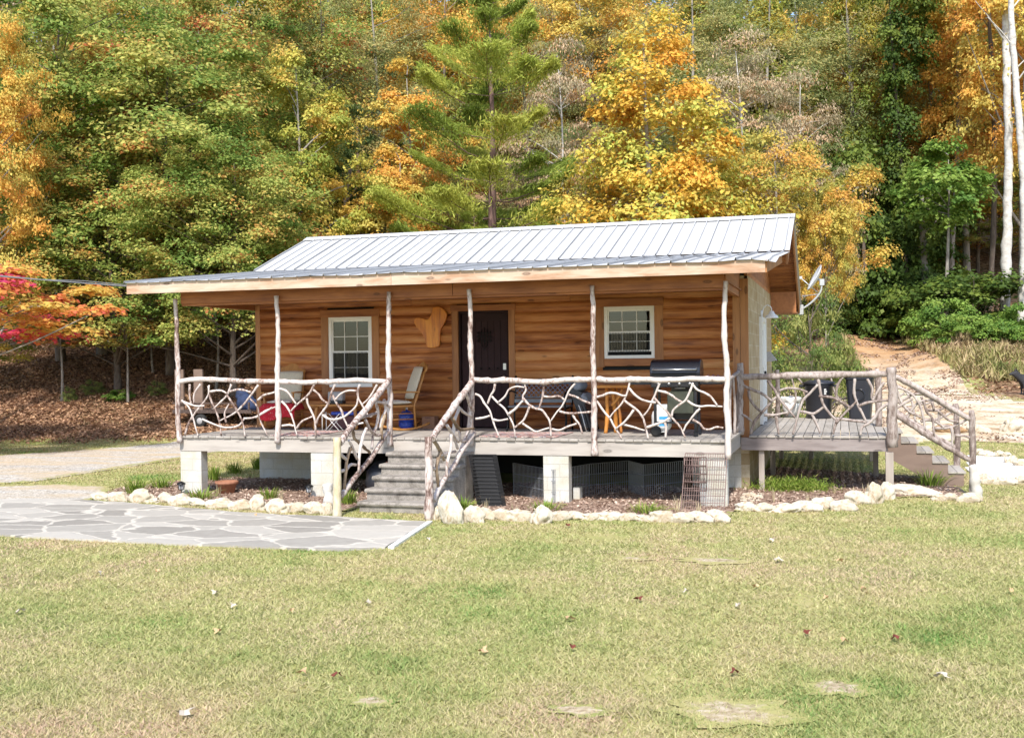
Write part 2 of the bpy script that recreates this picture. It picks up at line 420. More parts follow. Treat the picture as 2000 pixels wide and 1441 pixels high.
# siding with openings
OPEN = [(1.61, 2.48, 1.74, 3.03), (6.82, 7.69, 2.2, 3.09), (4.16, 5.1, DK, 3.08)]   # left window, right window, door
mb = MB(); CH = .172; z = DK-.02; k = 0
while z < 3.36:
    z1 = z+CH; iv = [(WX0, 9.1)]
    for (a, b_, c_, d_) in OPEN:
        if z1 > c_-.06 and z < d_+.05:
            iv = [p for (s, e) in iv for p in (((s, min(e, a-.04)), (max(s, b_+.04), e)) if s < b_ and e > a else ((s, e),)) if p[1]-p[0] > .02]
    for (s, e) in iv:
        xs = [s]
        while e-xs[-1] > 4.2: xs.append(xs[-1]+random.uniform(1.9, 3.4))
        xs.append(e)
        for x0, x1 in zip(xs[:-1], xs[1:]):
            a = random.random(); prof = []
            for j in range(9):
                tt = j/8; bulge = .046*(math.sin(math.pi*tt)**.58)-(.006 if j in (0, 8) else 0); prof.append((WY-bulge, z+tt*CH))
            vs = [(x0+.0015, y, zz) for y, zz in prof]+[(x1-.0015, y, zz) for y, zz in prof]; n = 9
            fs = [(i, i+1, n+i+1, n+i) for i in range(8)]+[tuple(range(n)), tuple(reversed(range(n, 2*n)))]
            vs += []
            mb.add(vs, fs, a, False)
    z = z1; k += 1
for i in range(len(mb.sm)): mb.sm[i] = len(mb.f[i]) == 4
mb.build('front_wall', 'siding_wood', cabin, fix=False)
# inner shell: dark backing, floor, other walls
mb = MB(); T = .15
segs = [(WX0, 1.57), (2.52, 4.12), (5.14, 6.78), (7.73, WX1-.02)]
for s, e in segs: mb.bb((s, WY+.005, DK), (e, WY+.1, 3.9), .5)
for (a, b_, c_, d_) in OPEN[:2]:
    mb.bb((a-.04, WY+.005, DK), (b_+.04, WY+.1, c_), .5); mb.bb((a-.04, WY+.005, d_), (b_+.04, WY+.1, 3.9), .5)
mb.bb((4.12, WY+.005, 3.08), (5.14, WY+.1, 3.9), .5)
mb.bb((WX0+.1, WY+.1, .78), (WX1-.14, WYB-.1, DK-.03), .5)
mb.build('inner_wall', 'dark_interior', cabin)
mb = MB()
mb.bb((WX1-.14, WY+.0, 0), (WX1, WYB, 3.55)); o = mb.build('side_wall', 'side_block', cabin)
mb = MB(); mb.bb((WX0, WY+.1, 0), (WX0+.1, WYB, 3.55)); mb.bb((WX0+.1, WYB-.1, 0), (WX1-.14, WYB, 3.45)); mb.build('rear_wall', 'trim_wood_x', cabin)
# roof profile (y, z of the top)
RP = [(-.42, 3.578), (3.85, 4.05), (6.2, 4.95), (9.4, 3.38)]
def rz(y): return float(np.interp(y, [p[0] for p in RP], [p[1] for p in RP]))
# wooden gable triangle on the right and left end
for xx, w in ((WX1-.06, .05), (WX0+.02, .05)):
    mb = MB(); zz = 3.5
    while zz < 4.8:
        z1 = min(zz+.14, 4.8)
        ys = [y for y in np.linspace(2.4, 8.6, 125) if rz(y)-.13 > zz]
        if len(ys) > 3: mb.bb((xx, ys[0], zz), (xx+w, ys[-1], zz+.138), random.random())
        zz = z1
    mb.build('gable_board', 'trim_wood_x', cabin)
roof = MB()
for (a, b_, x0, x1) in ((0, 1, -.7, 9.7), (1, 2, -.7, 9.8), (2, 3, -.7, 9.8)):
    (y0, z0), (y1, z1) = RP[a], RP[b_]; nb = 26; ins = .0
    if a == 0: y0, z0 = y0+.03, z0+.003
    if b_ == 3: y1, z1 = y1-.03, z1+.015
    for i in range(nb):       # boarding seen from below
        ta, tb = i/nb, (i+1)/nb-.004
        ya, yb = y0+(y1-y0)*ta, y0+(y1-y0)*tb; za, zb = z0+(z1-z0)*ta, z0+(z1-z0)*tb
        roof.prism([(x0, ya, za-.02), (x0, yb, zb-.02), (x0, yb, zb-.075), (x0, ya, za-.075)], (x1-x0, 0, 0), random.random())
rf = roof.build('roof', 'trim_wood_x', cabin)
def ribbed(y0, z0, y1, z1, x0, x1, name, wavy=0., sag=None):
    """metal panel with a rib every 9 inches; the lower lip is bent a little and uneven"""
    nx = []; x = x0; i = 0
    while x < x1:
        big = (i % 4 == 0); h = .034 if big else .024; w = .03 if big else .024
        nx += [(x, 0), (x+w*.3, h), (x+w*.85, h), (x+w*.95, 0)]; x += .2286; i += 1
    nx.append((x1, 0)); ny = 10; V = []; 
    for j in range(ny+1):
        t = j/ny
        for (xx, h) in nx:
            e = 0
            if wavy and j == 0: e = wavy*(mnoise.noise(Vector((xx*1.3, 0, 3)))*.8+.3*mnoise.noise(Vector((xx*5, 2, 3))))-.006
            if sag and j <= 1: e -= sag*max(0, (xx-9.45)/.42)**1.5*(1 if j == 0 else .6)
            V.append((xx, y0+(y1-y0)*t, z0+(z1-z0)*t+h+e+.004*mnoise.noise(Vector((xx*2, t*6, 1)))))
    n = len(nx); F = [(j*n+i, j*n+i+1, (j+1)*n+i+1, (j+1)*n+i) for j in range(ny) for i in range(n-1)]
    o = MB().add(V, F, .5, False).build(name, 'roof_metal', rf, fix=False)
    md = o.modifiers.new('t', 'SOLIDIFY'); md.thickness = .004; return o
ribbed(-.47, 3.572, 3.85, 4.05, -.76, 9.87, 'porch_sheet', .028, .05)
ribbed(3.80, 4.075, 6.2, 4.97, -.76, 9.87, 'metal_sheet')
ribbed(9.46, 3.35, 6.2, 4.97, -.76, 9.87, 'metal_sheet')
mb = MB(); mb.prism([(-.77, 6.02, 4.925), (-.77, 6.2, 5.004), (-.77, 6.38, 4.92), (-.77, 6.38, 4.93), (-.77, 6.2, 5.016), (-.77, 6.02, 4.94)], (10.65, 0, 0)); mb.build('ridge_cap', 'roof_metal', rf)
# fascia boards (front, in two lengths) and rakes
mb = MB(); mb.bb((-.73, -.43, 3.385), (4.05, -.39, 3.562), .7); mb.bb((4.055, -.43, 3.385), (9.72, -.39, 3.565), .45); mb.build('fascia', 'fascia_wood', cabin)
mb = MB()
for x0 in (-.735, 9.705):
    mb.prism([(x0, -.39, 3.385), (x0, -.39, 3.56), (x0, 3.85, 4.02), (x0, 3.85, 3.86)], (.035, 0, 0))
for x0 in (-.735, 9.80):
    mb.prism([(x0, 3.86, 3.83), (x0, 3.86, 4.03), (x0, 6.2, 4.935), (x0, 9.4, 3.35), (x0, 9.4, 3.17), (x0, 6.2, 4.74)], (.035, 0, 0))
mb.bb((-.7, 9.36, 3.17), (9.8, 9.4, 3.33))
mb.build('rake_board', 'trim_wood_z', cabin)
mb = MB(); mb.bb((WX1, 8.45, 3.14), (9.8, 9.36, 3.165)); mb.bb((WX1, 8.45, 3.165), (9.79, 8.48, 3.6)); mb.build('soffit_box', 'soffit_wood_y', cabin)
# header beam, side beam, ceiling
mb = MB(); mb.bb((.0, .06, 3.185), (9.12, .13, 3.47), .35); mb.bb((.02, .0, 3.22), (4.9, .055, 3.46), .2); mb.bb((4.91, .0, 3.22), (9.1, .055, 3.46), .4)
mb.build('header_beam', 'trim_wood_x', cabin)
mb = MB(); mb.bb((9.06, .13, 3.2), (9.12, WY, 3.6), .5); mb.build('side_beam', 'soffit_wood_y', cabin); MB().bb((.0, .13, 3.2), (.06, WY, 3.6), .5).build('side_beam', 'soffit_wood_y', cabin)
mb = MB(); x = .06
while x < 9.05: mb.bb((x, .14, 3.30), (x+.138, WY, 3.315)); x += .14
mb.build('porch_ceiling', 'soffit_wood_y', cabin)
# corner and opening trims
for lo, hi, a in (((9.0, WY-.05, DK), (9.12, WY+.01, 3.3), .7), ((9.125, WY-.03, DK-.3), (9.255, WY-.001, 3.5), .8), ((.08, WY-.03, DK), (.18, WY+.06, 3.3), .9)): MB().bb(lo, hi, a).build('corner_board', 'trim_wood_z', cabin)
def winunit(x0, x1, z0, z1, sash_open=0., blinds=True):
    fr = MB(); y = WY-.045; w = .055
    for s in ((x0, x0+w, z0, z1), (x1-w, x1, z0, z1)): fr.bb((s[0], y, s[2]), (s[1], y+.06, s[3]))
    fr.bb((x0+w, y+.002, z1-w), (x1-w, y+.06, z1)); fr.bb((x0+w, y+.002, z0), (x1-w, y+.06, z0+w))
    win = fr.build('window', 'white_vinyl', cabin)
    zm = (z0+z1)/2; s = MB(); ix0, ix1 = x0+w, x1-w; d = .028
    for (a, b_, yy) in ((zm-.02, z1-w, y+.03), (z0+w+sash_open, zm+.02+sash_open*.0, y+.015)):
        s.bb((ix0, yy, a), (ix0+d, yy+.02, b_)); s.bb((ix1-d, yy, a), (ix1, yy+.02, b_)); s.bb((ix0+d, yy+.001, b_-d), (ix1-d, yy+.02, b_)); s.bb((ix0+d, yy+.001, a), (ix1-d, yy+.02, a+d))
        for k in (1, 2):
            xx = ix0+(ix1-ix0)*k/3; s.bb((xx-.006, yy+.006, a+d), (xx+.006, yy+.012, b_-d))
        s.bb((ix0+d, yy+.007, (a+b_)/2-.006), (ix1-d, yy+.011, (a+b_)/2+.006))
    s.build('sash', 'white_vinyl', win)
    MB().bb((ix0, y+.047, z0+w+sash_open), (ix1, y+.05, z1-w)).build('pane', 'window_glass', win)
    sm_ = MB()
    for i in range(26): xx = ix0+d+(ix1-ix0-2*d)*i/26; sm_.bb((xx, y+.0, z0+w+.01), (xx+.009, y+.002, zm))
    sm_.build('insect_screen', 'screen', win)
    bl = MB(); zz = z0+w+(.02 if blinds else (z1-z0)*.72)
    while zz < z1-w:
        bl.box(((ix0+ix1)/2, WY+.06, zz), (ix1-ix0, .034, .003), Matrix.Rotation(-.35 if blinds else .2, 3, 'X')); zz += .042
    bl.build('blind', 'blind_white', win)
    MB().bb((x0-.05, WY+.4, z0-.1), (x1+.05, WY+.42, z1+.1)).build('dark_room', 'dark_interior', win)
    return win
w1 = winunit(1.61, 2.48, 1.74, 3.03); w1['label'] = 'taller white window with closed blinds'
w2 = winunit(6.82, 7.69, 2.2, 3.09, .06, False); w2['label'] = 'smaller white window standing slightly open'
mb = MB()
def trim(x0, x1, z0, z1, w=.15, bot=True):
    for a, b_ in ((x0-w, x0-.001), (x1+.001, x1+w)):
        MB().bb((a, WY-.06, z0-(w if bot else 0)), (b_, WY-.01, z1+w-.02), random.uniform(.3, .6), .006).build('side_trim', 'trim_wood_z', cabin)
trim(1.61, 2.48, 1.74, 3.03); trim(6.82, 7.69, 2.2, 3.09); trim(4.16, 5.1, DK, 3.08, .12, False)
for (x0, x1, z0, z1) in OPEN[:2]:
    MB().bb((x0-.16, WY-.066, z1+.001), (x1+.16, WY-.01, z1+.14), .25, .006).build('head_trim', 'trim_wood_x', cabin)
    MB().bb((x0-.001, WY-.064, z0-.13), (x1+.001, WY-.01, z0-.001), .5, .006).build('sill_trim', 'trim_wood_x', cabin)
MB().bb((4.02, WY-.066, 3.081), (5.24, WY-.01, 3.19), .3, .006).build('head_trim', 'trim_wood_x', cabin)
# front door
mb = MB(); dx0, dx1, dz0, dz1 = 4.2, 5.06, DK+.02, 3.04; y = WY+.06
mb.bb((dx0, y, dz0), (dx1, y+.04, dz1))
for (a, b_, c_, d_) in ((dx0, dx0+.12, dz0, dz1), (dx1-.12, dx1, dz0, dz1)): mb.bb((a, y-.018, c_), (b_, y-.001, d_))
for (c_, d_) in ((dz0, dz0+.2), (1.86, 2.0), (dz1-.13, dz1)): mb.bb((dx0+.12, y-.018, c_), (dx1-.12, y-.001, d_))
for i in range(5):
    xx = dx0+.14+i*.118
    mb.bb((xx, y-.01, 2.01), (xx+.104, y-.001, dz1-.14)); mb.bb((xx, y-.01, dz0+.21), (xx+.104, y-.001, 1.85))
door = mb.build('front_door', 'dark_door', cabin)
mb = MB()
for i in range(4): mb.lathe((dx0+.2+i*.155, y-.018, 2.05), [(0, -.02), (.012, -.016), (.018, 0)], 10, axis='Y')
mb.build('stud', 'black_iron', door)
mb = MB(); cx, cz = 4.63, 2.62
for i in range(-2, 3):
    mb.tube([(cx+i*.055, y-.03, cz-.16+abs(i)*.03), (cx+i*.055, y-.03, cz+.16-abs(i)*.03)], .007, 6)
for s in (-.07, 0, .07): mb.tube([(cx-.15, y-.032, cz+s), (cx+.15, y-.032, cz+s)], .007, 6)
mb.tube([(cx-.05, y-.03, cz-.14), (cx, y-.03, cz-.24), (cx+.05, y-.03, cz-.14)], .007, 6)
mb.build('grille', 'black_iron', door)
mb = MB(); mb.bb((dx1-.09, y-.03, 2.03), (dx1-.035, y-.018, 2.14)); mb.build('keypad', 'steel', door)
mb = MB(); mb.lathe((dx1-.06, y-.06, 1.9), [(0, -.03), (.03, -.015), (.02, .02), (.01, .05)], 12, axis='Y'); mb.build('handle', 'steel', door)
mb = MB(); mb.bb((4.1, WY-.0, DK), (4.18, WY+.1, 3.08)); mb.bb((5.08, WY-.0, DK), (5.15, WY+.1, 3.08)); mb.bb((4.18, WY, 3.045), (5.08, WY+.1, 3.08)); mb.build('door_jamb', 'dark_door', cabin)
# live-edge slab hung on the wall
SL = [(130,575),(165,568),(200,595),(206,620),(192,665),(172,700),(167,770),(160,790),(122,798),(95,790),(85,750),(62,710),(36,680),(25,648),(42,630),(75,634),(100,640),(116,618)]
P0 = [PL(800+x*.35, 400+y*.35, 'Y', WY-.085) for x, y in SL]
mb = MB(); mb.prism([tuple(p) for p in smooth_path([*P0, P0[0]], 3)[:-1]], (0, .045, 0)); o = mb.build('wood_slab', 'slab_wood'); bv = o.modifiers.new('b', 'BEVEL'); bv.width = .008; bv.segments = 2
tag(o, 'orange heart shaped live edge wood slab hung on the log wall', 'wall decoration')
# side door, white
mb = MB(); mb.bb((WX1+.001, 5.0, .93), (WX1+.035, 5.95, 2.86)); sd = mb.build('side_door', 'white_paint', cabin)
mb = MB(); mb.bb((WX1+.001, 4.9, .93), (WX1+.06, 5.0, 2.95)); mb.bb((WX1+.001, 5.95, .93), (WX1+.06, 6.05, 2.95)); mb.bb((WX1+.001, 5.0, 2.86), (WX1+.06, 5.95, 2.95)); mb.build('door_frame', 'white_paint', sd)
mb = MB()
for z in (1.1, 1.9, 2.6): mb.bb((WX1+.06, 4.96, z), (WX1+.068, 5.0, z+.1))
mb.build('hinge', 'steel', sd)
mb = MB(); mb.lathe((WX1+.07, 5.1, 1.9), [(.0, .05), (.03, .035), (.03, .01), (.012, 0)], 12, axis='X'); mb.build('handle', 'black_iron', sd)
# dryer vent cover
mb = MB(); mb.bb((WX1, 6.9, 2.1), (WX1+.06, 7.2, 2.3)); mb.prism([(WX1+.06, 6.9, 2.3), (WX1+.2, 6.9, 2.12), (WX1+.06, 6.9, 2.1)], (0, .3, 0)); mb.build('vent_cover', 'grey_plastic', cabin)
# deck floor, rim boards, piers
mb = MB(); x = -.03
while x < L+.0:
    j = random.uniform(-.012, .01); mb.bb((x, -.035+j, DK-.036), (x+.136, WY-.002, DK+random.uniform(-.002, .002)), random.random(), .004); x += .1415
mb.build('porch_floor', 'gray_wood_y', cabin)
mb = MB(); mb.bb((-.03, -.01, .735), (4.6, .03, .953), .6); mb.bb((4.605, -.01, .735), (9.13, .03, .953), .7)
mb.bb((-.03, .03, .735), (.01, WY, .953), .5); mb.build('rim_joist', 'gray_wood_x', cabin)
mb = MB(); mb.bb((9.09, .03, .735), (9.13, 2.1, .953), .8)
for xx in np.arange(.6, 9, .6): mb.bb((xx, .03, .76), (xx+.04, WY, .95), random.random())
mb.build('joist', 'gray_wood_y', cabin)
for (x0, x1) in ((-.03, .37), (2.41, 2.81), (6.34, 6.74), (8.72, 9.12)):
    m_ = MB(); m_.bb((x0, .0, -.2), (x1, .2, .733), .5, .004); m_.build('pier', 'pier_block', cabin)
for lo, hi in (((.11, WY, -.2), (1.25, WY+.15, .74)), ((8.3, WY+.001, -.2), (9.24, WY+.15, .74)), ((.11, WY+.151, -.2), (.26, WYB, .74))): MB().bb(lo, hi).build('foundation_wall', 'pier_block', cabin)
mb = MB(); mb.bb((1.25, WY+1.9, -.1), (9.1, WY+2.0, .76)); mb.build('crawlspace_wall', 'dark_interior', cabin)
# porch posts: crooked peeled trunks
for (bx, tx, sag) in ((352, 346, .95), (545, 543, .96), (764, 760, .94), (922, 919, .95), (1160, 1159, .82), (1421, 1417, .8)):
    b0 = PL(bx, 868, 'Y', -.03); t0 = PL(tx, 590, 'Y', -.03); pts = []
    r0 = .045
    for i in range(7):
        t = i/6; zz = sag-.08+(3.3-sag+.08)*t
        pts.append((b0[0]+(t0[0]-b0[0])*t+random.uniform(-.018, .018), -.065+random.uniform(-.01, .01), zz))
    mb = MB(); stick(mb, pts, .048, .034, 10, 6, .12); mb.build('porch_post', 'driftwood', cabin)
# ------------------------------------------------------------------ traced stick railings
def zoomed(o, s): return lambda p: (o[0]+p[0]*s, o[1]+p[1]*s)
def rail_on(plane, tr, name, parent, hand, branches, rh, rb, mat='driftwood', hmat=None, extra=()):
    ax, val = plane
    w = lambda p: PL(*tr(p), ax, val)
    mb = MB(); stick(mb, [w(p) for p in hand], rh, rh*.95, 10, 6, .1)
    for e, r in extra: stick(mb, [w(p) for p in e], r, r*.95, 10, 6, .1)
    rl = mb.build(name, hmat or mat, parent)
    for i, b in enumerate(branches):
        mb = MB(); off = ((i*7) % 5-2)*.008
        pts = []
        for p in b:
            q = w(p); q['XYZ'.index(ax)] += off; pts.append(q)
        stick(mb, pts, rb*random.uniform(.85, 1.15), rb*random.uniform(.6, .9), 8, 5)
        mb.build('branch', mat, rl)
    return rl
zA = zoomed((500, 600), .18045); zB = zoomed((230, 400), .35); zC = zoomed((850, 600), .18043); zD = zoomed((1130, 680), .16); zG = zoomed((1440, 700), .28); zE = zoomed((600, 700), .25)
FY = ('Y', -.05)
B1 = [[(360,1090),(400,1130),(420,1180),(440,1250),(450,1290)],[(375,1280),(400,1210),(440,1150),(500,1070),(510,1005)],[(503,1010),(510,1070),(540,1140),(565,1210),(575,1288)],
 [(360,1095),(430,1120),(485,1122)],[(400,1000),(400,1060),(408,1110)],[(465,1000),(430,1055),(428,1110)],[(515,1042),(570,1035),(612,1052)],[(632,1000),(605,1065),(560,1110),(528,1140)],
 [(610,1060),(650,1120),(680,1170),(700,1220),(712,1292)],[(620,1042),(680,1030),(742,1045)],[(787,1005),(740,1070),(690,1130),(640,1170),(570,1205)],[(735,1078),(780,1130),(790,1190),(835,1285)],
 [(700,1192),(760,1185),(820,1150),(878,1128)],[(782,1090),(820,1062),(878,1045)],[(470,1195),(530,1222),(600,1242),(672,1232),(702,1195)],[(608,1215),(600,1160),(622,1110)]]
B2 = [[(265,880),(330,905),(380,960),(440,1050)],[(630,835),(600,900),(540,970),(480,1020),(420,1075),(370,1130)],[(275,1020),(330,1080),(370,1150),(400,1230),(440,1395)],[(550,985),(570,1060),(610,1140),(640,1230),(650,1400)],
 [(610,890),(670,935),(720,1000),(790,1048)],[(862,835),(820,930),(790,1030),(740,1110),(680,1190),(655,1270)],[(440,1310),(500,1235),(610,1180)],[(820,950),(870,1040),(920,1120),(950,1210),(990,1300),(1010,1390)],[(860,1000),(920,935),(1000,903),(1095,905)],
 [(720,1165),(780,1205),(860,1213),(940,1190),(1010,1140),(1080,1070),(1105,980)],[(1128,835),(1105,910),(1112,980),(1150,1050),(1200,1140),(1240,1185),(1310,1130)],[(1310,835),(1260,930),(1210,1000),(1150,1050)],[(275,1285),(340,1275),(405,1282)],[(1000,1282),(1080,1268),(1165,1250)],[(170,1085),(120,1120),(60,1155),(-10,1195)]]
B3 = [[(435,940),(490,965),(530,1030),(570,1080),(600,1130),(620,1200),(650,1290),(695,1400)],[(648,830),(635,900),(600,960),(570,1045)],[(610,965),(680,1040),(740,1090),(780,1150),(820,1220),(850,1300),(862,1410)],[(685,1030),(760,960),(800,890),(880,858),(965,865)],
 [(968,830),(980,900),(950,960),(952,1010)],[(800,1155),(880,1090),(950,1010)],[(955,985),(1010,1050),(1080,1095),(1150,1110),(1200,1170),(1240,1240),(1252,1405)],[(1178,835),(1165,930),(1150,1010),(1118,1095)],[(1175,965),(1250,970),(1340,962),(1400,1000)],[(1515,820),(1450,900),(1410,990),(1370,1070),(1310,1140),(1250,1230)],
 [(1450,945),(1530,970),(1600,1010),(1690,1042)],[(1345,1125),(1430,1145),(1550,1143),(1690,1130)],[(1483,1160),(1520,1220),(1560,1270),(1592,1370)],[(1022,1075),(990,1160),(950,1230),(900,1270),(860,1305)],[(435,1208),(520,1195),(592,1172)],[(625,1215),(700,1225),(792,1210)],[(945,1258),(1010,1300),(1090,1345),(1170,1322),(1232,1305)],[(1255,1318),(1340,1330),(1440,1288),(1530,1258)]]
B4 = [[(218,600),(290,580),(370,545),(450,548),(530,575),(592,580)],[(625,415),(595,540),(560,620),(500,710),(430,780),(378,850)],[(218,640),(270,720),(330,800),(390,870),(430,950),(480,1030),(525,1105)],[(620,490),(690,570),(760,620),(850,650),(945,665)],[(558,638),(640,700),(720,760),(780,840),(810,930),(830,1020),(850,1105)],
 [(675,750),(620,830),(550,910),(460,980)],[(992,420),(950,530),(900,640),(860,740),(790,830)],[(540,930),(640,955),(720,980),(805,1005)],[(928,605),(1000,690),(1060,750),(1120,820),(1180,890),(1240,960),(1305,1095)],[(968,518),(1060,538),(1140,580),(1200,625),(1275,660)],[(1398,420),(1360,530),(1310,630),(1230,690),(1160,750),(1140,830)],
 [(1400,450),(1450,508),(1540,542),(1610,590),(1660,650),(1692,695)],[(1318,635),(1400,690),(1480,710),(1600,703),(1755,712)],[(1482,735),(1420,800),(1360,880),(1310,940),(1280,1015)],[(1395,875),(1480,920),(1530,980),(1600,990),(1680,962),(1765,970)],[(835,965),(930,932),(1030,900),(1115,848)],[(1048,895),(1068,970),(1060,1100)]]
rail_on(FY, zB, 'railing', cabin, [(340,985),(450,972),(600,978),(760,985),(900,985)], B1, .042, .0185)
rail_on(FY, zA, 'railing', cabin, [(250,800),(450,812),(700,808),(900,798),(1100,790),(1250,797),(1420,805)], B2, .042, .0185)
rail_on(FY, zC, 'railing', cabin, [(410,785),(600,795),(800,788),(1000,806),(1200,805),(1400,785),(1700,780)], B3, .042, .0185)
rail_on(FY, zD, 'railing', cabin, [(190,375),(400,388),(600,385),(800,378),(1000,388),(1200,382),(1400,372),(1600,378),(1790,382)], B4, .042, .0185)
# short return rail to the side deck
mb = MB(); stick(mb, [(9.1, 0, 1.86), (9.13, .9, 1.9), (9.12, 2.05, 1.97)], .034, .03, 8); rr = mb.build('railing', 'driftwood_gray', cabin)
for k, (y0, y1) in enumerate(((.55, .7), (1.2, 1.05), (1.6, 1.75))):
    mb = MB(); stick(mb, [(9.12, y0, DK), (9.1+.03*k, (y0+y1)/2+.06, 1.4), (9.12, y1, 1.9)], .024, .018, 8); mb.build('branch', 'driftwood_gray', rr)
mb = MB(); stick(mb, [(9.14, 2.03, .93), (9.12, 2.05, 1.4), (9.15, 2.03, 1.8), (9.13, 2.05, 2.1)], .06, .05, 10, 6, .3); mb.build('corner_post', 'driftwood_gray', cabin)
# ------------------------------------------------------------------ front steps and their stick handrails
steps = thing('concrete_steps', 'stained concrete front steps leading up to the porch', 'steps', (4.55, -1.1, 0))
sx0, sx1, nst = 3.95, 5.22, 5; rise = .158; run = .27; ytop = -.03
mb = MB()
for i in range(nst):
    zt = .79-i*rise; y0 = ytop-.42-i*run
    mb.bb((sx0, y0+.03, 0), (sx1, ytop-.01 if i == 0 else y0+run+.03-.001, zt-.045), .5, .008)
    pts = []
    m2 = [(y0, zt-.055), (y0-.008, zt-.03), (y0+.012, zt), (y0+run+.028 if i else ytop-.011, zt), (y0+run+.028 if i else ytop-.011, zt-.044), (y0+.03, zt-.044)]
    mb.prism([(sx0-.02, a, b_) for a, b_ in m2], (sx1-sx0+.04, 0, 0))
mb.build('stair_block', 'step_concrete', steps)
def stair_rail(label, X, hand, bottom, newel, branches, nmat):
    t = thing('stair_handrail', label, 'handrail', (X, -1.2, 0))
    w = lambda p: PL(*zE(p), 'X', X)
    mb = MB(); stick(mb, [w(p) for p in hand], .05, .046, 10, 6, .1); mb.build('handrail', 'driftwood', t)
    mb = MB(); stick(mb, [w(p) for p in bottom], .036, .04, 10, 6, .12); mb.build('bottom_rail', 'driftwood', t)
    mb = MB(); p0 = w(newel[0]); p1 = w(newel[1]); p1[2] = -.05; stick(mb, [p1, (p0+p1)/2+np.array([.01, 0, 0]), p0], .062, .052, 12, 6, .08); mb.build('newel_post', nmat, t)
    for i, b in enumerate(branches):
        mb = MB(); pts = [w(p)+np.array([((i*3) % 5-2)*.012, 0, 0]) for p in b]
        stick(mb, pts, .026*random.uniform(.85, 1.15), .02, 8, 5); mb.build('branch', 'driftwood_brown' if i % 4 == 0 else 'driftwood', t)
stair_rail('pale stick handrail beside the steps with its tan bottom post on the patio', 3.84, [(640,165),(560,270),(480,375),(400,470),(320,570),(255,665)], [(650,545),(580,650),(500,775),(400,895),(320,1000),(255,1090)], [(230,620),(232,1240)],
 [[(370,560),(380,620),(430,670),(500,735)],[(320,640),(350,700),(385,785)],[(250,735),(320,795)],[(450,545),(420,620),(400,720),(390,890)],[(340,700),(310,800),(290,1025)],[(255,882),(310,872),(350,830),(395,832)],[(450,480),(490,560),(540,600),(575,592)],
  [(540,330),(560,430),(550,520),(520,600),(512,710)],[(595,440),(570,540),(575,630)],[(600,320),(612,400),(580,480),(568,545)],[(415,462),(480,450),(545,428)],[(545,338),(600,350),(645,382)]], 'newel_wood')
stair_rail('pale stick handrail beside the steps with its weathered post near the lawn corner', 5.24, [(1300,160),(1250,235),(1180,330),(1100,440),(1040,525),(975,625)], [(1305,580),(1200,735),(1150,830),(1060,960),(985,1110)], [(945,610),(952,1268)],
 [[(1000,635),(1060,740),(1082,795)],[(1085,520),(1130,590),(1175,650)],[(1195,385),(1160,480),(1150,600),(1182,705)],[(1112,590),(1110,700),(1080,820),(1080,935)],[(1040,735),(1010,850),(1025,1000)],[(970,850),(1030,860),(1050,760),(1170,725)],[(1235,265),(1260,350),(1290,400)],
  [(1185,375),(1230,420),(1290,455)],[(1120,465),(1180,550),(1290,545)],[(1190,555),(1200,640),(1260,640)],[(1275,555),(1230,660),(1190,765)]], 'driftwood')
# ------------------------------------------------------------------ side deck with its own railing and stairs
SY, SZ = 2.1, .915
deck = thing('side_deck', 'weathered grey board deck with stick railing beside the cabin', 'deck', (10.35, 4.8, 0))
mb = MB(); x = 9.27; k = 0
while x < 11.38:
    mb.bb((x, SY-.02+random.uniform(-.006, .006), SZ-.035), (x+.134, 7.6, SZ), random.random(), .004); x += .1435
mb.build('deck_board', 'gray_wood_y', deck)
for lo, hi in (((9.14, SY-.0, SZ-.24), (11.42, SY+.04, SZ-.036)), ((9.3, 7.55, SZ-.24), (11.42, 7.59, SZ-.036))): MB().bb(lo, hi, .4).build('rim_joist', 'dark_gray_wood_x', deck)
mb = MB(); mb.bb((11.38, SY+.04, SZ-.24), (11.42, 7.55, SZ-.036), .4); mb.bb((9.3, SY+.04, SZ-.24), (9.34, 7.55, SZ-.036), .4)
for xx in (9.9, 10.5, 11.0): mb.bb((xx, SY+.04, SZ-.22), (xx+.04, 7.55, SZ-.037), .4)
mb.build('joist', 'gray_wood_y', deck)
for (x, y, w) in ((9.46, SY+.1, .09), (9.5, SY+2.4, .09), (9.5, 7.4, .09), (10.1, 7.4, .09), (11.3, SY+2.5, .09), (11.3, 7.4, .09)):
    MB().box((x, y, (SZ-.24)/2-.05), (w, w, SZ-.24+.1), None, .5, .005).build('support_post', 'gray_wood_z', deck)
MB().box((11.44, SY-.045, .28), (.12, .09, .78), None, .5, .006).build('support_post', 'gray_wood_z', deck)
SYP = ('Y', SY-.07)
zp = lambda p, y=SY-.07: PL(*zG(p), 'Y', y)
mb = MB(); stick(mb, [zp((1085, 620)), zp((1078, 400)), zp((1085, 200)), zp((1072, 60))], .082, .07, 12, 6, .1); mb.build('corner_post', 'driftwood_gray', deck)
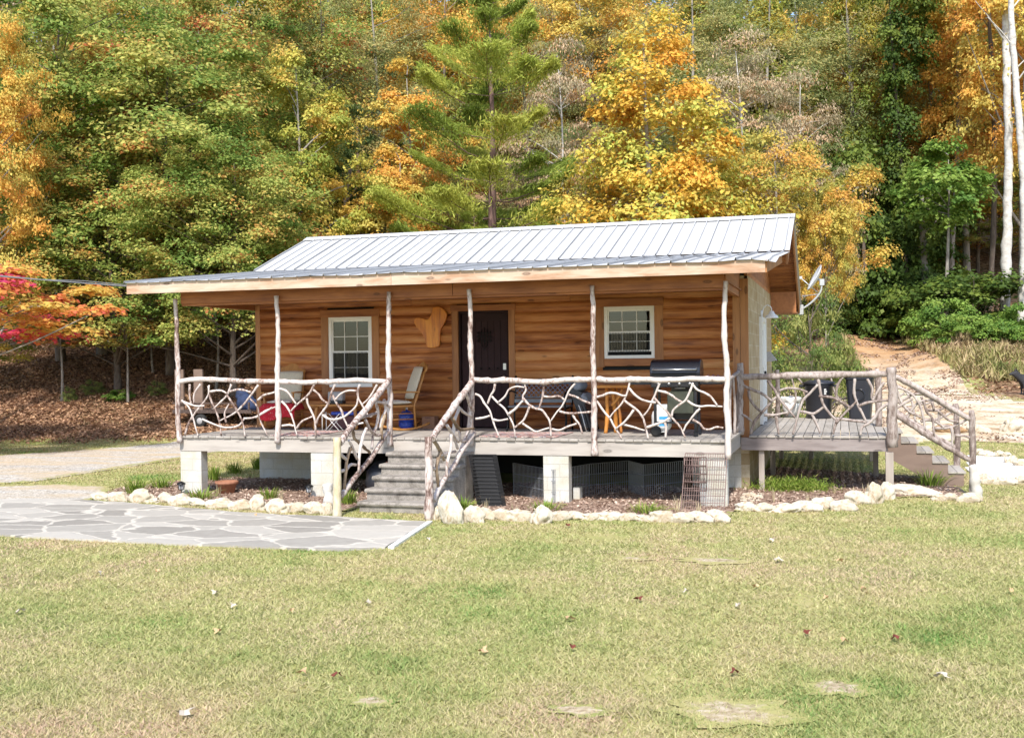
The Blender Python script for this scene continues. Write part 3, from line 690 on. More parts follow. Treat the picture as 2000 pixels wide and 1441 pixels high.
F_ = [[(20,180),(100,215),(180,250),(240,298)],[(212,150),(260,220),(300,290),(350,350),(405,412)],[(92,525),(120,440),(180,370),(240,300),(292,250)],[(10,388),(60,405),(105,442)],[(288,228),(350,208),(430,215),(492,238)],[(562,180),(510,240),(460,290),(430,370),(410,450),(388,530)],
 [(565,140),(580,240),(600,320),(650,390),(695,432)],[(722,140),(695,210),(685,295)],[(568,265),(650,270),(720,300),(785,340)],[(820,140),(815,240),(840,320),(870,380),(902,445)],[(688,452),(740,390),(800,330),(832,300)],[(850,330),(900,310),(980,298),(1085,288)],[(908,140),(940,210),(940,270),(962,305)],
 [(1070,305),(990,360),(960,410),(920,450),(870,480),(858,535)],[(440,368),(520,385),(560,370),(605,338)],[(188,395),(270,392),(352,375)],[(270,400),(280,470),(290,528)],[(520,390),(550,450),(578,520)],[(692,430),(680,480),(668,528)],[(690,420),(780,430),(860,440),(905,445)],[(80,220),(90,280),(130,340),(172,372)],[(1025,165),(980,230),(945,295)]]
rail_on(SYP, zG, 'railing', deck, [(0,132),(150,126),(300,124),(450,118),(600,122),(800,112),(1040,108)], F_, .05, .024, 'driftwood_gray')
# far rail of the deck
fr = MB(); stick(fr, [(9.45, 7.6, 1.83), (10.4, 7.6, 1.85), (11.4, 7.6, 1.83)], .035, .035, 8); fr = fr.build('railing', 'driftwood_gray', deck)
for p in ([(9.6, .95), (9.8, 1.3), (9.7, 1.8)], [(9.8, 1.8), (10.1, 1.4), (10.3, .95)], [(10.1, 1.4), (10.5, 1.5), (10.8, 1.8)], [(10.3, 1.0), (10.7, 1.3), (11.3, 1.25)], [(11.0, .95), (11.1, 1.4), (10.9, 1.8)], [(10.5, 1.8), (10.6, 1.4), (10.9, 1.0)]):
    mb = MB(); stick(mb, [(x, 7.6, z) for x, z in p], .022, .017, 6, 4); mb.build('branch', 'driftwood_gray', fr)
for (x, y, h, r) in ((9.42, 7.6, 1.0, .055), (11.42, 7.6, 1.0, .05), (11.36, 4.7, .98, .06)):
    mb = MB(); stick(mb, [(x, y, .9), (x+.01, y, 1.4), (x, y, .92+h)], r, r*.9, 10); mb.build('rail_post', 'driftwood_gray', deck)
# stairs off the side
stair = thing('side_stairs', 'brown wooden stairs running down off the side deck', 'stairs', (12.0, 3.9, 0))
ty0, ty1 = 3.35, 4.55
for i in range(5):
    z = SZ-.005-i*.165; x = 11.43+i*.245
    mb = MB(); mb.bb((x, ty0-.02, z-.035), (x+.135, ty1, z), random.random(), .004); mb.bb((x+.14, ty0-.02, z-.035), (x+.275, ty1, z), random.random(), .004); mb.build('tread', 'gray_wood_y', stair)
for yy in (ty0, ty1-.05):
    pts = [(11.42, SZ-.04)]
    for i in range(5):
        z = SZ-.04-i*.165; x = 11.43+i*.245; pts += [(x+.245, z), (x+.245, z-.165)]
    pts = pts[:-1]+[(12.655, -.02), (12.3, -.02), (11.42, SZ-.42)]
    mb = MB(); mb.prism([(a, yy, b_) for a, b_ in pts], (0, .045, 0)); mb.build('stringer', 'stringer_wood', stair)
def side_rail(label, dy, full):
    t = thing('stair_handrail', label, 'handrail', (12.0, SY+dy, 0)); yy = SY-.05+dy
    s = PL(0, 0, 'Y', SY-.05)
    w = lambda p: zp(p, SY-.05)+np.array([0, dy, 0])
    mb = MB(); stick(mb, [w(p) for p in [(1095,125),(1250,200),(1400,290),(1510,355),(1625,425)]], .044, .04, 10, 6, .1); mb.build('handrail', 'driftwood_gray', t)
    mb = MB(); stick(mb, [w(p) for p in [(1095,380),(1200,450),(1320,530),(1450,610),(1540,660),(1640,715)]], .05, .042, 10, 6, .14); mb.build('bottom_rail', 'driftwood_gray', t)
    mb = MB(); a = w((1640, 900)); a[2] = -.05; stick(mb, [a, w((1642, 560)), w((1632, 362))], .055, .046, 10, 6, .14); mb.build('newel_post', 'driftwood_gray', t)
    g = [[(1100,198),(1170,220),(1230,260),(1270,320),(1290,380),(1312,505)],[(1100,312),(1180,278),(1230,250),(1305,248)],[(1100,350),(1170,310),(1225,278)],[(1178,425),(1210,370),(1250,320),(1300,295),(1390,295)],[(1110,225),(1150,310),(1200,370),(1285,412)],[(1300,295),(1320,370),(1360,420),(1372,545)],
      [(1318,360),(1400,360),(1458,338)],[(1398,362),(1440,400),(1480,430),(1548,442)],[(1378,487),(1460,487),(1540,460),(1612,420)],[(1492,478),(1500,530),(1498,620)],[(1515,535),(1580,538),(1635,555)],[(1278,440),(1340,430),(1400,450),(1445,485)],[(1358,300),(1372,355)],[(1410,368),(1405,450)]]
    for i, b in enumerate(g if full else g[::2]):
        mb = MB(); stick(mb, [w(p)+np.array([0, ((i*3) % 5-2)*.01, 0]) for p in b], .022*random.uniform(.85, 1.15), .017, 8, 5); mb.build('branch', 'driftwood_gray', t)
    return t
t = side_rail('grey stick handrail of the side stairs nearer the lawn with a whitewashed stump', 0, True)
mb = MB(); a = zp((1672, 960), SY-.1); a[2] = -.03; stick(mb, [a, zp((1660, 860), SY-.1), zp((1640, 745), SY-.1)], .1, .055, 10, 6, .3); mb.build('stump', 'bark_pale', t)
side_rail('grey stick handrail of the side stairs on their far side', 2.45, False)
# ------------------------------------------------------------------ ground sheets
def lawn_color(t):
    w = wcoords(t)
    n1 = noise(t, w, .55, 4, .6); n2 = noise(t, w, 2.3, 4, .6); n3 = noise(t, w, 28, 4, .7)
    f = math_(t, 'ADD', math_(t, 'MULTIPLY', n1, .45), math_(t, 'ADD', math_(t, 'MULTIPLY', n2, .3), math_(t, 'MULTIPLY', n3, .25)))
    return ramp(t, f, [(.36, (.17, .22, .06)), (.46, (.28, .29, .1)), (.53, (.37, .34, .14)), (.62, (.4, .33, .17))]), n3
def litter_color(t, w=None):
    w = w or wcoords(t)
    vo = N(t, 'TexVoronoi', Scale=9.); t.links.new(w, vo.inputs['Vector'])
    sp = t.nodes.new('ShaderNodeSeparateColor'); t.links.new(vo.outputs['Color'], sp.inputs[0])
    c = ramp(t, sp.outputs[0], [(0, (.1, .05, .033)), (.35, (.22, .12, .075)), (.6, (.33, .19, .12)), (.85, (.43, .27, .17)), (1, (.52, .35, .24))])
    n = noise(t, w, .5, 5, .6)
    c = mix(t, ramp(t, n, [(.4, (0, 0, 0)), (.62, (.6, .6, .6))]), c, (.12, .1, .045))
    return c, vo.outputs['Distance']
def ground_mats():
    m, t, b, o = nt('ground_mix')      # lawn near, forest floor up the bank
    lc, n3 = lawn_color(t); fc, vd = litter_color(t)
    f = attr(t, 'forest'); w = wcoords(t)
    f = math_(t, 'ADD', f, math_(t, 'MULTIPLY', math_(t, 'SUBTRACT', noise(t, w, 1.3, 5, .65), .5), .9))
    f = math_(t, 'MULTIPLY', math_(t, 'SUBTRACT', f, .42), 6., True)
    t.links.new(mix(t, f, lc, fc), b.inputs['Base Color']); b.inputs['Roughness'].default_value = 1; b.inputs['Specular IOR Level'].default_value = .1
    bump(t, b, n3, .6, .03)
    def sheet(name, colfn, soft=1.0):
        m, t, b, o = nt(name); c, h, *lower = colfn(t)
        if lower:      # paler, stonier where the track reaches the gravel lot
            g = t.nodes.new('ShaderNodeNewGeometry'); sp = t.nodes.new('ShaderNodeSeparateXYZ'); t.links.new(g.outputs['Position'], sp.inputs[0])
            zf = math_(t, 'ADD', sp.outputs[2], math_(t, 'MULTIPLY', noise(t, wcoords(t), 1.2, 5, .7), 1.2))
            c = mix(t, math_(t, 'MULTIPLY', math_(t, 'SUBTRACT', zf, 1.65), .75, True), lower[0], c)
        lc, n3 = lawn_color(t)
        e = math_(t, 'ADD', math_(t, 'MULTIPLY', attr(t, 'edge'), 1/soft), math_(t, 'MULTIPLY', math_(t, 'SUBTRACT', noise(t, wcoords(t), 4, 5, .7), .5), 1.6))
        e = math_(t, 'MULTIPLY', math_(t, 'SUBTRACT', e, .25), 5., True)
        t.links.new(mix(t, e, lc, c), b.inputs['Base Color']); b.inputs['Roughness'].default_value = 1; b.inputs['Specular IOR Level'].default_value = .1
        bump(t, b, h, .7, .02)
    def gravel(t):
        w = wcoords(t); vo = N(t, 'TexVoronoi', Scale=26.); t.links.new(w, vo.inputs['Vector'])
        sp = t.nodes.new('ShaderNodeSeparateColor'); t.links.new(vo.outputs['Color'], sp.inputs[0])
        c = ramp(t, sp.outputs[0], [(0, (.24, .22, .19)), (.4, (.44, .41, .37)), (1, (.6, .57, .52))])
        n = noise(t, wcoords(t, (.5, 2., 1)), .7, 5, .65)
        return mix(t, ramp(t, n, [(.42, (0, 0, 0)), (.62, (.75, .75, .75))]), c, (.5, .38, .23)), vo.outputs['Distance']
    def lot(t):
        n = noise(t, wcoords(t, (.8, 1.1, 1)), 1.1, 6, .72); n2 = noise(t, wcoords(t), 9, 5, .7)
        c = ramp(t, math_(t, 'ADD', math_(t, 'MULTIPLY', n, .65), math_(t, 'MULTIPLY', n2, .35)), [(.36, (.24, .15, .08)), (.45, (.46, .35, .23)), (.53, (.6, .52, .4)), (.7, (.7, .63, .53))])
        return c, n2
    def dirt(t):
        n = noise(t, wcoords(t, (1, .6, 1)), .9, 6, .65); n2 = noise(t, wcoords(t), 11, 5, .7)
        return ramp(t, math_(t, 'ADD', math_(t, 'MULTIPLY', n, .6), math_(t, 'MULTIPLY', n2, .4)), [(.4, (.12, .06, .03)), (.445, (.34, .19, .095)), (.55, (.47, .29, .155)), (.75, (.57, .41, .26))]), n2, lot(t)[0]
    def pale(t):
        n2 = noise(t, wcoords(t), 14, 5, .7)
        return ramp(t, n2, [(.35, (.26, .2, .12)), (.5, (.42, .34, .23)), (.65, (.52, .45, .34))]), n2
    sheet('dirt_pale', pale, 1.6)
    def mulch(t):
        vo = N(t, 'TexVoronoi', Scale=22.); t.links.new(wcoords(t, (1, 1.8, 1)), vo.inputs['Vector'])
        sp = t.nodes.new('ShaderNodeSeparateColor'); t.links.new(vo.outputs['Color'], sp.inputs[0])
        return ramp(t, sp.outputs[0], [(0, (.12, .07, .05)), (.5, (.26, .175, .13)), (1, (.44, .33, .26))]), vo.outputs['Distance']
    sheet('gravel', gravel, .5); sheet('lot_gravel', lot, .5); sheet('dirt', dirt, .5); sheet('mulch', mulch, .2); sheet('litter_sheet', lambda t: litter_color(t), 1.2)
    m, t, b, o = nt('flagstone')
    w = wcoords(t, (1.0, 1.5, 1)); nz = t.nodes.new('ShaderNodeTexNoise'); nz.inputs['Scale'].default_value = 1.1; nz.inputs['Detail'].default_value = 3; t.links.new(w, nz.inputs['Vector'])
    wv = N(t, 'VectorMath', operation='SCALE'); wv.inputs['Scale'].default_value = .45; t.links.new(nz.outputs['Color'], wv.inputs[0])
    ad = N(t, 'VectorMath', operation='ADD'); t.links.new(w, ad.inputs[0]); t.links.new(wv.outputs[0], ad.inputs[1])
    v1 = N(t, 'TexVoronoi', Scale=1.3); v1.feature = 'DISTANCE_TO_EDGE'; t.links.new(ad.outputs[0], v1.inputs['Vector'])
    v2 = N(t, 'TexVoronoi', Scale=1.3); v2.feature = 'F1'; t.links.new(ad.outputs[0], v2.inputs['Vector'])
    for v in (v1, v2): v.inputs['Randomness'].default_value = 1.
    sp = t.nodes.new('ShaderNodeSeparateColor'); t.links.new(v2.outputs['Color'], sp.inputs[0])
    n = noise(t, wcoords(t), 7, 5, .6)
    sc_ = ramp(t, math_(t, 'ADD', math_(t, 'MULTIPLY', sp.outputs[0], .6), math_(t, 'MULTIPLY', n, .4)), [(.2, (.25, .23, .2)), (.5, (.35, .325, .285)), (.8, (.44, .41, .36))])
    e = ramp(t, math_(t, 'ADD', v1.outputs['Distance'], math_(t, 'MULTIPLY', math_(t, 'SUBTRACT', noise(t, wcoords(t), 6, 5, .7), .5), .16)), [(.022, (0, 0, 0)), (.05, (1, 1, 1))])
    t.links.new(mix(t, e, mix(t, noise(t, wcoords(t), 9, 4), (.42, .38, .31), (.62, .58, .52)), sc_), b.inputs['Base Color']); b.inputs['Roughness'].default_value = .85
    bump(t, b, math_(t, 'ADD', e, math_(t, 'MULTIPLY', n, .5)), .5, .012)
ground_mats()
def grid_mesh(name, xs, ys, mat, kind='structure', dz=0., mask=None, attrs=None):
    X, Y = np.meshgrid(xs, ys); Z = terrain(X, Y)+dz; V = np.stack([X, Y, Z], -1).reshape(-1, 3); nx = len(xs)
    i, j = np.meshgrid(np.arange(len(xs)-1), np.arange(len(ys)-1)); a = (j*nx+i).ravel()
    F = np.stack([a, a+1, a+nx+1, a+nx], 1)
    if mask is not None: F = F[mask((X[:-1, :-1]+X[1:, 1:])/2, (Y[:-1, :-1]+Y[1:, 1:])/2).ravel()]
    C = V[F].mean(1)
    o = np_mesh(name, V, F, {k: f(C[:, 0], C[:, 1]) for k, f in (attrs or {}).items()}, mat, None, (0, 0, 0), True)
    o['kind'] = kind; return o
def nu(lo, hi, near_lo, near_hi, fine, growth=1.09):
    a = list(np.arange(near_lo, near_hi, fine)); s = fine; x = near_lo
    left = []
    while x > lo: s *= growth; x -= s; left.append(x)
    s = fine; x = a[-1]
    right = []
    while x < hi: s *= growth; x += s; right.append(x)
    return np.array(left[::-1]+a+right)
def forestness(x, y):
    dx, dy = x-CAM[0], y-CAM[1]; d = -.287*dx+.958*dy; u = .958*dx+.287*dy; s = u/np.maximum(d, 5)
    a = sstep(-.22, -.08, s); b = sstep(.1, .25, s)
    fl = sstep(29.5, 34, d); fm = sstep(30, 36, d); fr = sstep(37, 50, d)*.8+.35*sstep(30, 36, d)*sstep(.33, .42, s)
    f = fl*(1-a)+fm*a; return f*(1-b)+fr*b
grid_mesh('ground', nu(-260, 260, -16, 30, .4), nu(-40, 330, -14, 44, .4), 'ground_mix', attrs={'forest': forestness})
def sdist(poly, X, Y):
    """signed distance to polygon, inside positive"""
    P = np.array(poly)[:, :2]; D = np.full(X.shape, 1e9); ins = np.zeros(X.shape, bool)
    for k in range(len(P)):
        a, b = P[k], P[(k+1) % len(P)]; e = b-a
        t = np.clip(((X-a[0])*e[0]+(Y-a[1])*e[1])/(e@e), 0, 1)
        D = np.minimum(D, np.hypot(X-a[0]-t*e[0], Y-a[1]-t*e[1]))
        c = (a[1] > Y) != (b[1] > Y)
        with np.errstate(divide='ignore', invalid='ignore'): ins ^= c & (X < a[0]+(Y-a[1])/(b[1]-a[1]+1e-12)*e[0])
    return np.where(ins, D, -D)
def sheet(name, poly, mat, dz, step):
    P = np.array(poly)[:, :2]; lo, hi = P.min(0)-.3, P.max(0)+.3
    return grid_mesh(name, np.arange(lo[0], hi[0], step), np.arange(lo[1], hi[1], step), mat, 'structure', dz, lambda x, y: sdist(P, x, y) > 0, {'edge': lambda x, y: sdist(P, x, y)})
gp = lambda pts: [G(*p)[:2] for p in pts]
DRIVE = gp([(-260, 905), (0, 889), (150, 880), (350, 860), (420, 852)])+[(-1.5, 16.5), (3, 17), (3, 12.5), (-1, 11.5)]+gp([(520, 878), (420, 884), (350, 896), (200, 920), (80, 940), (-260, 962)])
sheet('gravel_drive', DRIVE, 'gravel', .012, .3)
TURN = gp([(-260, 955), (60, 948), (130, 946), (215, 950), (225, 968), (160, 982), (60, 1000), (-260, 1010)])
sheet('gravel_path', TURN, 'gravel', .016, .1)
LOT = gp([(1440, 862), (1440, 775), (1560, 765), (1650, 750), (1740, 742), (1900, 748), (2060, 790), (2300, 800), (2300, 900), (2000, 868), (1860, 862), (1750, 868), (1640, 866), (1560, 866)])
sheet('gravel_lot', LOT, 'lot_gravel', .012, .3)
TRACK = gp([(1626, 652), (1645, 641), (1700, 639), (1750, 652), (1815, 683), (1865, 713), (1893, 738), (1915, 772), (1690, 772), (1675, 735), (1655, 690)])
sheet('dirt_track', TRACK, 'dirt', .024, .25)
REDBANK = gp([(1850, 700), (1900, 680), (2060, 660), (2200, 680), (2200, 800), (2000, 786), (1920, 772), (1880, 735)])
sheet('leafy_bank', REDBANK, 'litter_sheet', .02, .3)
SIDEWALK = gp([(1895, 890), (1950, 893), (2200, 915), (2200, 962), (2000, 942), (1905, 940), (1890, 915)])
sheet('white_gravel_path', SIDEWALK, 'path_white', .02, .12)
BEDF = [(-1.3, -.5), (-.1, -.95), (1.2, -1.35), (2.4, -1.62), (3.7, -1.65), (3.9, -.1), (5.3, -.1), (5.5, -2.0), (6.8, -1.75), (9.2, -1.15), (9.3, -.35), (10.4, .2), (11.1, 1.3), (11.7, 1.7), (12.6, 1.8), (12.6, 4.5), (11.2, 5.2), (9.3, 6.2), (9.2, 2.5), (.1, 2.5), (-1.1, 2.2), (-1.7, .5)]
sheet('mulch_bed', BEDF, 'mulch', .02, .09)
PAT = [(-6.5, -2.2), (-3.2, -1.5), (-1.5, -1.1), (-.3, -1.25), (1.2, -1.7), (2.4, -2.0), (3.7, -2.08), (5.32, -2.3), (5.6, -4.35), (5.1, -4.62), (3.4, -4.68), (1.5, -4.62), (.3, -4.55), (-6.5, -5.0)]
mb = MB(); mb.prism([(p.x+.05*mnoise.noise(p*2.2), p.y+(.07*mnoise.noise(p*2.7)+.03*mnoise.noise(p*9) if p.x < 5.2 else 0), -.07) for i in range(len(PAT)) for k in range(12) for p in [Vector((*PAT[i], 0)).lerp(Vector((*PAT[(i+1) % len(PAT)], 0)), k/12)]], (0, 0, .095))
o = mb.build('flagstone_patio', 'flagstone'); o['kind'] = 'structure'
for i, (px, py, a_, b_) in enumerate(((1395, 1096, .42, .22), (1430, 1392, .42, .3), (1232, 1092, .22, .14), (1640, 1345, .25, .2), (722, 1372, .2, .12), (1140, 1390, .22, .12))):
    p = G(px, py); pts = [(p[0]+a_*math.cos(q*.3142)*(1+.3*math.sin(q*2.3+i)), p[1]+b_*math.sin(q*.3142)*(1+.3*math.cos(q*1.7+i))) for q in range(20)]
    o = MB().add([(x, y, .012) for x, y in pts]+[(p[0], p[1], .016)], [(q, (q+1) % 20, 20) for q in range(20)], .5).build('bare_patch', 'dirt_pale', None, False); o.data.attributes.new('edge', 'FLOAT', 'POINT').data.foreach_set('value', [0.]*20+[1.2]); o['kind'] = 'structure'
mb = MB(); mb.prism([(5.33, -2.32, -.05), (5.62, -4.36, -.05), (5.69, -4.34, -.05), (5.40, -2.30, -.05)], (0, 0, .085)); o = mb.build('patio_kerb', 'white_paint'); o['kind'] = 'structure'
# ------------------------------------------------------------------ leaves: numpy foliage
def leaf_quads(C, Nn, S, asp=.6, tw=None, droop=None):
    """rhombic leaves with centres C, normals Nn, lengths S"""
    n = len(C); Nn = Nn/np.linalg.norm(Nn, axis=1, keepdims=True)
    T = rng.normal(size=(n, 3)) if tw is None else tw
    T = T-Nn*(T*Nn).sum(1, keepdims=True); T /= np.linalg.norm(T, axis=1, keepdims=True)+1e-9
    B = np.cross(Nn, T); s = S[:, None]
    V = np.stack([C-T*s*.5, C+B*s*.5*asp-T*s*.08+Nn*s*.06, C+T*s*.5, C-B*s*.5*asp-T*s*.08+Nn*s*.06], 1).reshape(-1, 3)
    return V
def quadF(n): return np.arange(n*4).reshape(n, 4)
SH = {'dome': lambda t: np.sqrt(np.clip(1-((t-.42)/.6)**2, 0, 1)), 'egg': lambda t: np.clip(np.sin(np.pi*np.clip(t, .02, 1)**.7), 0, 1)**.6, 'cone': lambda t: np.clip(1-t, 0, 1)**.62*.97+.03,
      'column': lambda t: .75+.25*np.sin(t*9), 'umbrella': lambda t: np.clip(1-(abs(t-.5)/.52)**2.2, 0, 1), 'wide': lambda t: np.clip(1-(abs(t-.35)/.66)**2.6, 0, 1)**.5}
def crown_pts(seed, R, z0, z1, shape, ncl, nlf, ls, clr, flat=.55, up=.7, inner=.45, hang=0.):
    r = np.random.default_rng(seed); f = SH[shape]
    t = []
    while len(t) < ncl:
        q = r.random(ncl*4); keep = r.random(ncl*4) < f(q)**1.3; t += list(q[keep])
    t = np.array(t[:ncl]); an = r.random(ncl)*2*np.pi
    lob = 1+.22*np.sin(an*3+t*7+seed)+.16*np.sin(an*5-t*11+seed*2)
    rad = R*f(t)*lob*(inner+(1-inner)*np.sqrt(r.random(ncl)))
    C = np.stack([rad*np.cos(an), rad*np.sin(an), z0+(z1-z0)*t], 1)
    cr = clr*r.uniform(.6, 1.35, ncl); cc = r.random(ncl)
    k = r.integers(0, ncl, nlf); k = np.sort(k)
    D = r.normal(size=(nlf, 3)); D /= np.linalg.norm(D, axis=1, keepdims=True)
    D[:, 2] = np.where(D[:, 2] < -.2, -D[:, 2]*.6, D[:, 2])
    rr = r.random(nlf)**.45
    P = C[k]+D*(cr[k]*rr)[:, None]*np.array([1, 1, flat])
    # sagging edges of a spray
    P[:, 2] -= (rr**2)*cr[k]*(.25+hang)*np.clip(1-D[:, 2], 0, 1)
    out = C[k].copy(); out[:, 2] = 0; out /= np.linalg.norm(out, axis=1, keepdims=True)+1e-6
    Nn = D*.5+np.array([0, 0, up])+out*.35+r.normal(size=(nlf, 3))*.42
    S = ls*r.uniform(.6, 1.4, nlf)
    return C, cc, k, P, Nn, S, r
BARK = {}
def barkm(name, stops, scale=(9, 9, 2.2), bmp=.8):
    m, t, b, o = nt(name); n = noise(t, coords(t, scale), 1.3, 5, .65); n2 = noise(t, coords(t), .8, 3)
    t.links.new(ramp(t, math_(t, 'ADD', math_(t, 'MULTIPLY', n, .7), math_(t, 'MULTIPLY', n2, .3)), stops), b.inputs['Base Color']); b.inputs['Roughness'].default_value = .95; bump(t, b, n, bmp, .03)
barkm('bark_brown', [(.3, (.05, .036, .028)), (.5, (.13, .1, .08)), (.7, (.24, .2, .165))])
barkm('bark_grey', [(.3, (.11, .095, .08)), (.5, (.27, .24, .21)), (.7, (.42, .39, .35))])
barkm('bark_white', [(.3, (.22, .19, .165)), (.42, (.46, .43, .4)), (.6, (.62, .6, .57)), (.75, (.7, .68, .66))], (3, 3, 5))
barkm('bark_pine', [(.3, (.055, .03, .028)), (.5, (.17, .1, .085)), (.7, (.28, .18, .15))])
LIB = {}
def make_tree(key, H, R, base, shape, ncl, nlf, ls, clr, leaf, bark, seed, flat=.55, up=.7, trunk=.2, limbs=22, asp=.6, lean=0., inner=.45, hang=0., kind='tree'):
    """builds a template tree at the origin: Empty > trunk, crown; removed from the scene after copying"""
    C, cc, k, P, Nn, S, r = crown_pts(seed, R, H*base, H, shape, ncl, nlf, ls, clr, flat, up, inner, hang)
    tw = None
    if hang > .2: tw = np.stack([r.normal(size=nlf)*.3, r.normal(size=nlf)*.3, -np.ones(nlf)], 1)
    V = leaf_quads(P, Nn, S, asp, tw)
    e = thing(kind, None, kind)
    np_mesh('crown', V, quadF(nlf), {'rnd': r.random(nlf), 'clump': cc[k], 'val': np.clip(.5+.5*r.normal(size=nlf)*.5, 0, 1)}, leaf, e)
    mb = MB(); top = H*.93 if shape != 'umbrella' else H*.9
    pts = []; nseg = 9
    for i in range(nseg):
        q = i/(nseg-1); pts.append(Vector((math.sin(q*3+seed)*.03*H*q+lean*q*H, math.cos(q*2.3+seed)*.025*H*q, -.4+(top+.4)*q)))
    rad = [trunk*(1.25 if i == 0 else 1)*(1-.86*i/(nseg-1)) for i in range(nseg)]
    mb.tube(smooth_path(pts, 3), list(np.interp(np.linspace(0, 1, (nseg-1)*3+1), np.linspace(0, 1, nseg), rad)), 9, .5)
    for i in range(min(limbs, ncl)):
        c = Vector([float(q) for q in C[i]]); zq = max(H*base*.55, c.z-math.hypot(c.x, c.y)*random.uniform(.35, .9)); q = min(zq/top, .97)
        a = Vector((math.sin(q*3+seed)*.03*H*q+lean*q*H, math.cos(q*2.3+seed)*.025*H*q, zq))
        m_ = a.lerp(c, .5)+Vector((random.uniform(-.2, .2), random.uniform(-.2, .2), random.uniform(-.1, .35)))
        r0 = max(.02, trunk*(1-.86*q)*.5); mb.tube(smooth_path([a, m_, c], 3), list(np.linspace(r0, .012, 7)), 5, .5, False)
    mb.build('trunk', bark, e)
    LIB[key] = (e, H, R); return e
# leaf colours
G1 = [(.1, (.05, .10, .018)), (.4, (.12, .19, .03)), (.62, (.22, .27, .05)), (.8, (.3, .2, .04)), (.95, (.32, .1, .025))]
leafmat('leaf_green', [(.12, (.12, .2, .035)), (.36, (.24, .32, .065)), (.54, (.38, .41, .1)), (.7, (.52, .46, .12)), (.82, (.5, .28, .07)), (.92, (.38, .1, .035))], .4)
leafmat('leaf_yellowgreen', [(.15, (.2, .28, .05)), (.4, (.4, .42, .08)), (.62, (.58, .5, .1)), (.85, (.66, .44, .1))], .4)
leafmat('leaf_orange', [(.15, (.55, .48, .12)), (.4, (.7, .52, .12)), (.65, (.74, .43, .09)), (.88, (.66, .28, .07))], .4)
leafmat('leaf_golden', [(.12, (.42, .48, .1)), (.32, (.68, .54, .11)), (.55, (.74, .46, .075)), (.85, (.66, .3, .05))], .4)
leafmat('leaf_gold_olive', [(.12, (.24, .26, .06)), (.35, (.45, .41, .09)), (.6, (.62, .46, .1)), (.88, (.64, .34, .08))], .4)
leafmat('leaf_hazy', [(.15, (.16, .21, .075)), (.45, (.29, .31, .11)), (.7, (.42, .38, .14)), (.9, (.56, .4, .15))], .4)
leafmat('leaf_tan', [(.12, (.27, .28, .15)), (.4, (.46, .38, .24)), (.65, (.58, .45, .3)), (.9, (.62, .38, .2))], .4)
leafmat('leaf_ivy', [(.15, (.045, .08, .014)), (.5, (.08, .135, .022)), (.85, (.16, .21, .035))], .3)
leafmat('leaf_vine', [(.15, (.1, .2, .035)), (.5, (.2, .31, .055)), (.85, (.32, .42, .09))], .4)
leafmat('leaf_shrub', [(.15, (.1, .16, .04)), (.5, (.19, .26, .065)), (.85, (.33, .33, .1))], .4)
leafmat('leaf_maple_red', [(.1, (.68, .55, .13)), (.4, (.74, .42, .1)), (.6, (.7, .24, .07)), (.75, (.66, .1, .1)), (.9, (.6, .06, .18))], .45)
leafmat('leaf_rust', [(.1, (.2, .24, .06)), (.4, (.36, .31, .09)), (.65, (.55, .33, .1)), (.85, (.5, .16, .06))], .4)
leafmat('needle', [(.15, (.22, .29, .05)), (.5, (.36, .42, .07)), (.85, (.52, .52, .11))], .4)
leafmat('needle_dark', [(.15, (.07, .12, .04)), (.5, (.12, .18, .055)), (.85, (.19, .25, .08))], .3)
make_tree('oakA', 14, 4.6, .21, 'wide', 270, 64000, .15, 1.0, 'leaf_green', 'bark_brown', 3, .8, .6, .17, 40)
make_tree('oakB', 14, 4.2, .2, 'dome', 250, 60000, .15, .95, 'leaf_green', 'bark_brown', 8, .85, .55, .16, 40)
make_tree('ygreen', 13, 3.2, .15, 'egg', 150, 38000, .15, .8, 'leaf_yellowgreen', 'bark_grey', 5, .8, .6, .16, 26)
make_tree('orangecone', 12, 3.6, .06, 'cone', 270, 68000, .145, .8, 'leaf_golden', 'bark_grey', 11, .85, .5, .18, 26)
make_tree('orangeslim', 12, 2.2, .05, 'egg', 130, 34000, .14, .65, 'leaf_orange', 'bark_grey', 14, .8, .55, .13, 22)
make_tree('goldolive', 10, 4.0, .05, 'wide', 200, 50000, .145, .85, 'leaf_gold_olive', 'bark_grey', 17, .8, .6, .18, 24)
make_tree('goldhigh', 10, 4.0, .46, 'wide', 170, 46000, .14, .75, 'leaf_gold_olive', 'bark_grey', 18, .8, .6, .16, 24)
make_tree('hazyA', 15, 3.6, .1, 'egg', 150, 44000, .14, 1.1, 'leaf_hazy', 'bark_brown', 21, .7, .5, .2, 26, .35)
make_tree('hazyB', 15, 3.2, .15, 'dome', 140, 40000, .14, 1.1, 'leaf_hazy', 'bark_grey', 22, .7, .5, .18, 26, .35)
make_tree('tanA', 14, 3.0, .1, 'egg', 110, 26000, .16, .9, 'leaf_tan', 'bark_white', 25, .6, .3, .12, 34, .35, 0, .45, .3)
make_tree('amber', 15, 3.8, .3, 'dome', 180, 46000, .15, .9, 'leaf_orange', 'bark_grey', 31, .8, .6, .2, 26)
make_tree('ivycol', 20, 1.5, .0, 'column', 110, 26000, .17, .8, 'leaf_ivy', 'bark_brown', 33, 1.2, .3, .2, 4, .9, 0, .75, .3)
make_tree('ivymass', 7, 3.2, .0, 'wide', 90, 22000, .16, .9, 'leaf_ivy', 'bark_brown', 34, .8, .35, .15, 6, .9, 0, .6, .25)
make_tree('vinetop', 9, 1.4, .55, 'umbrella', 55, 9000, .15, .5, 'leaf_vine', 'bark_grey', 36, .9, .4, .1, 12, .9, 0, .5, .35)
make_tree('saplingR', 4.6, 1.25, .5, 'umbrella', 34, 2600, .13, .36, 'leaf_rust', 'bark_grey', 41, .5, .6, .05, 16, .6, .03)
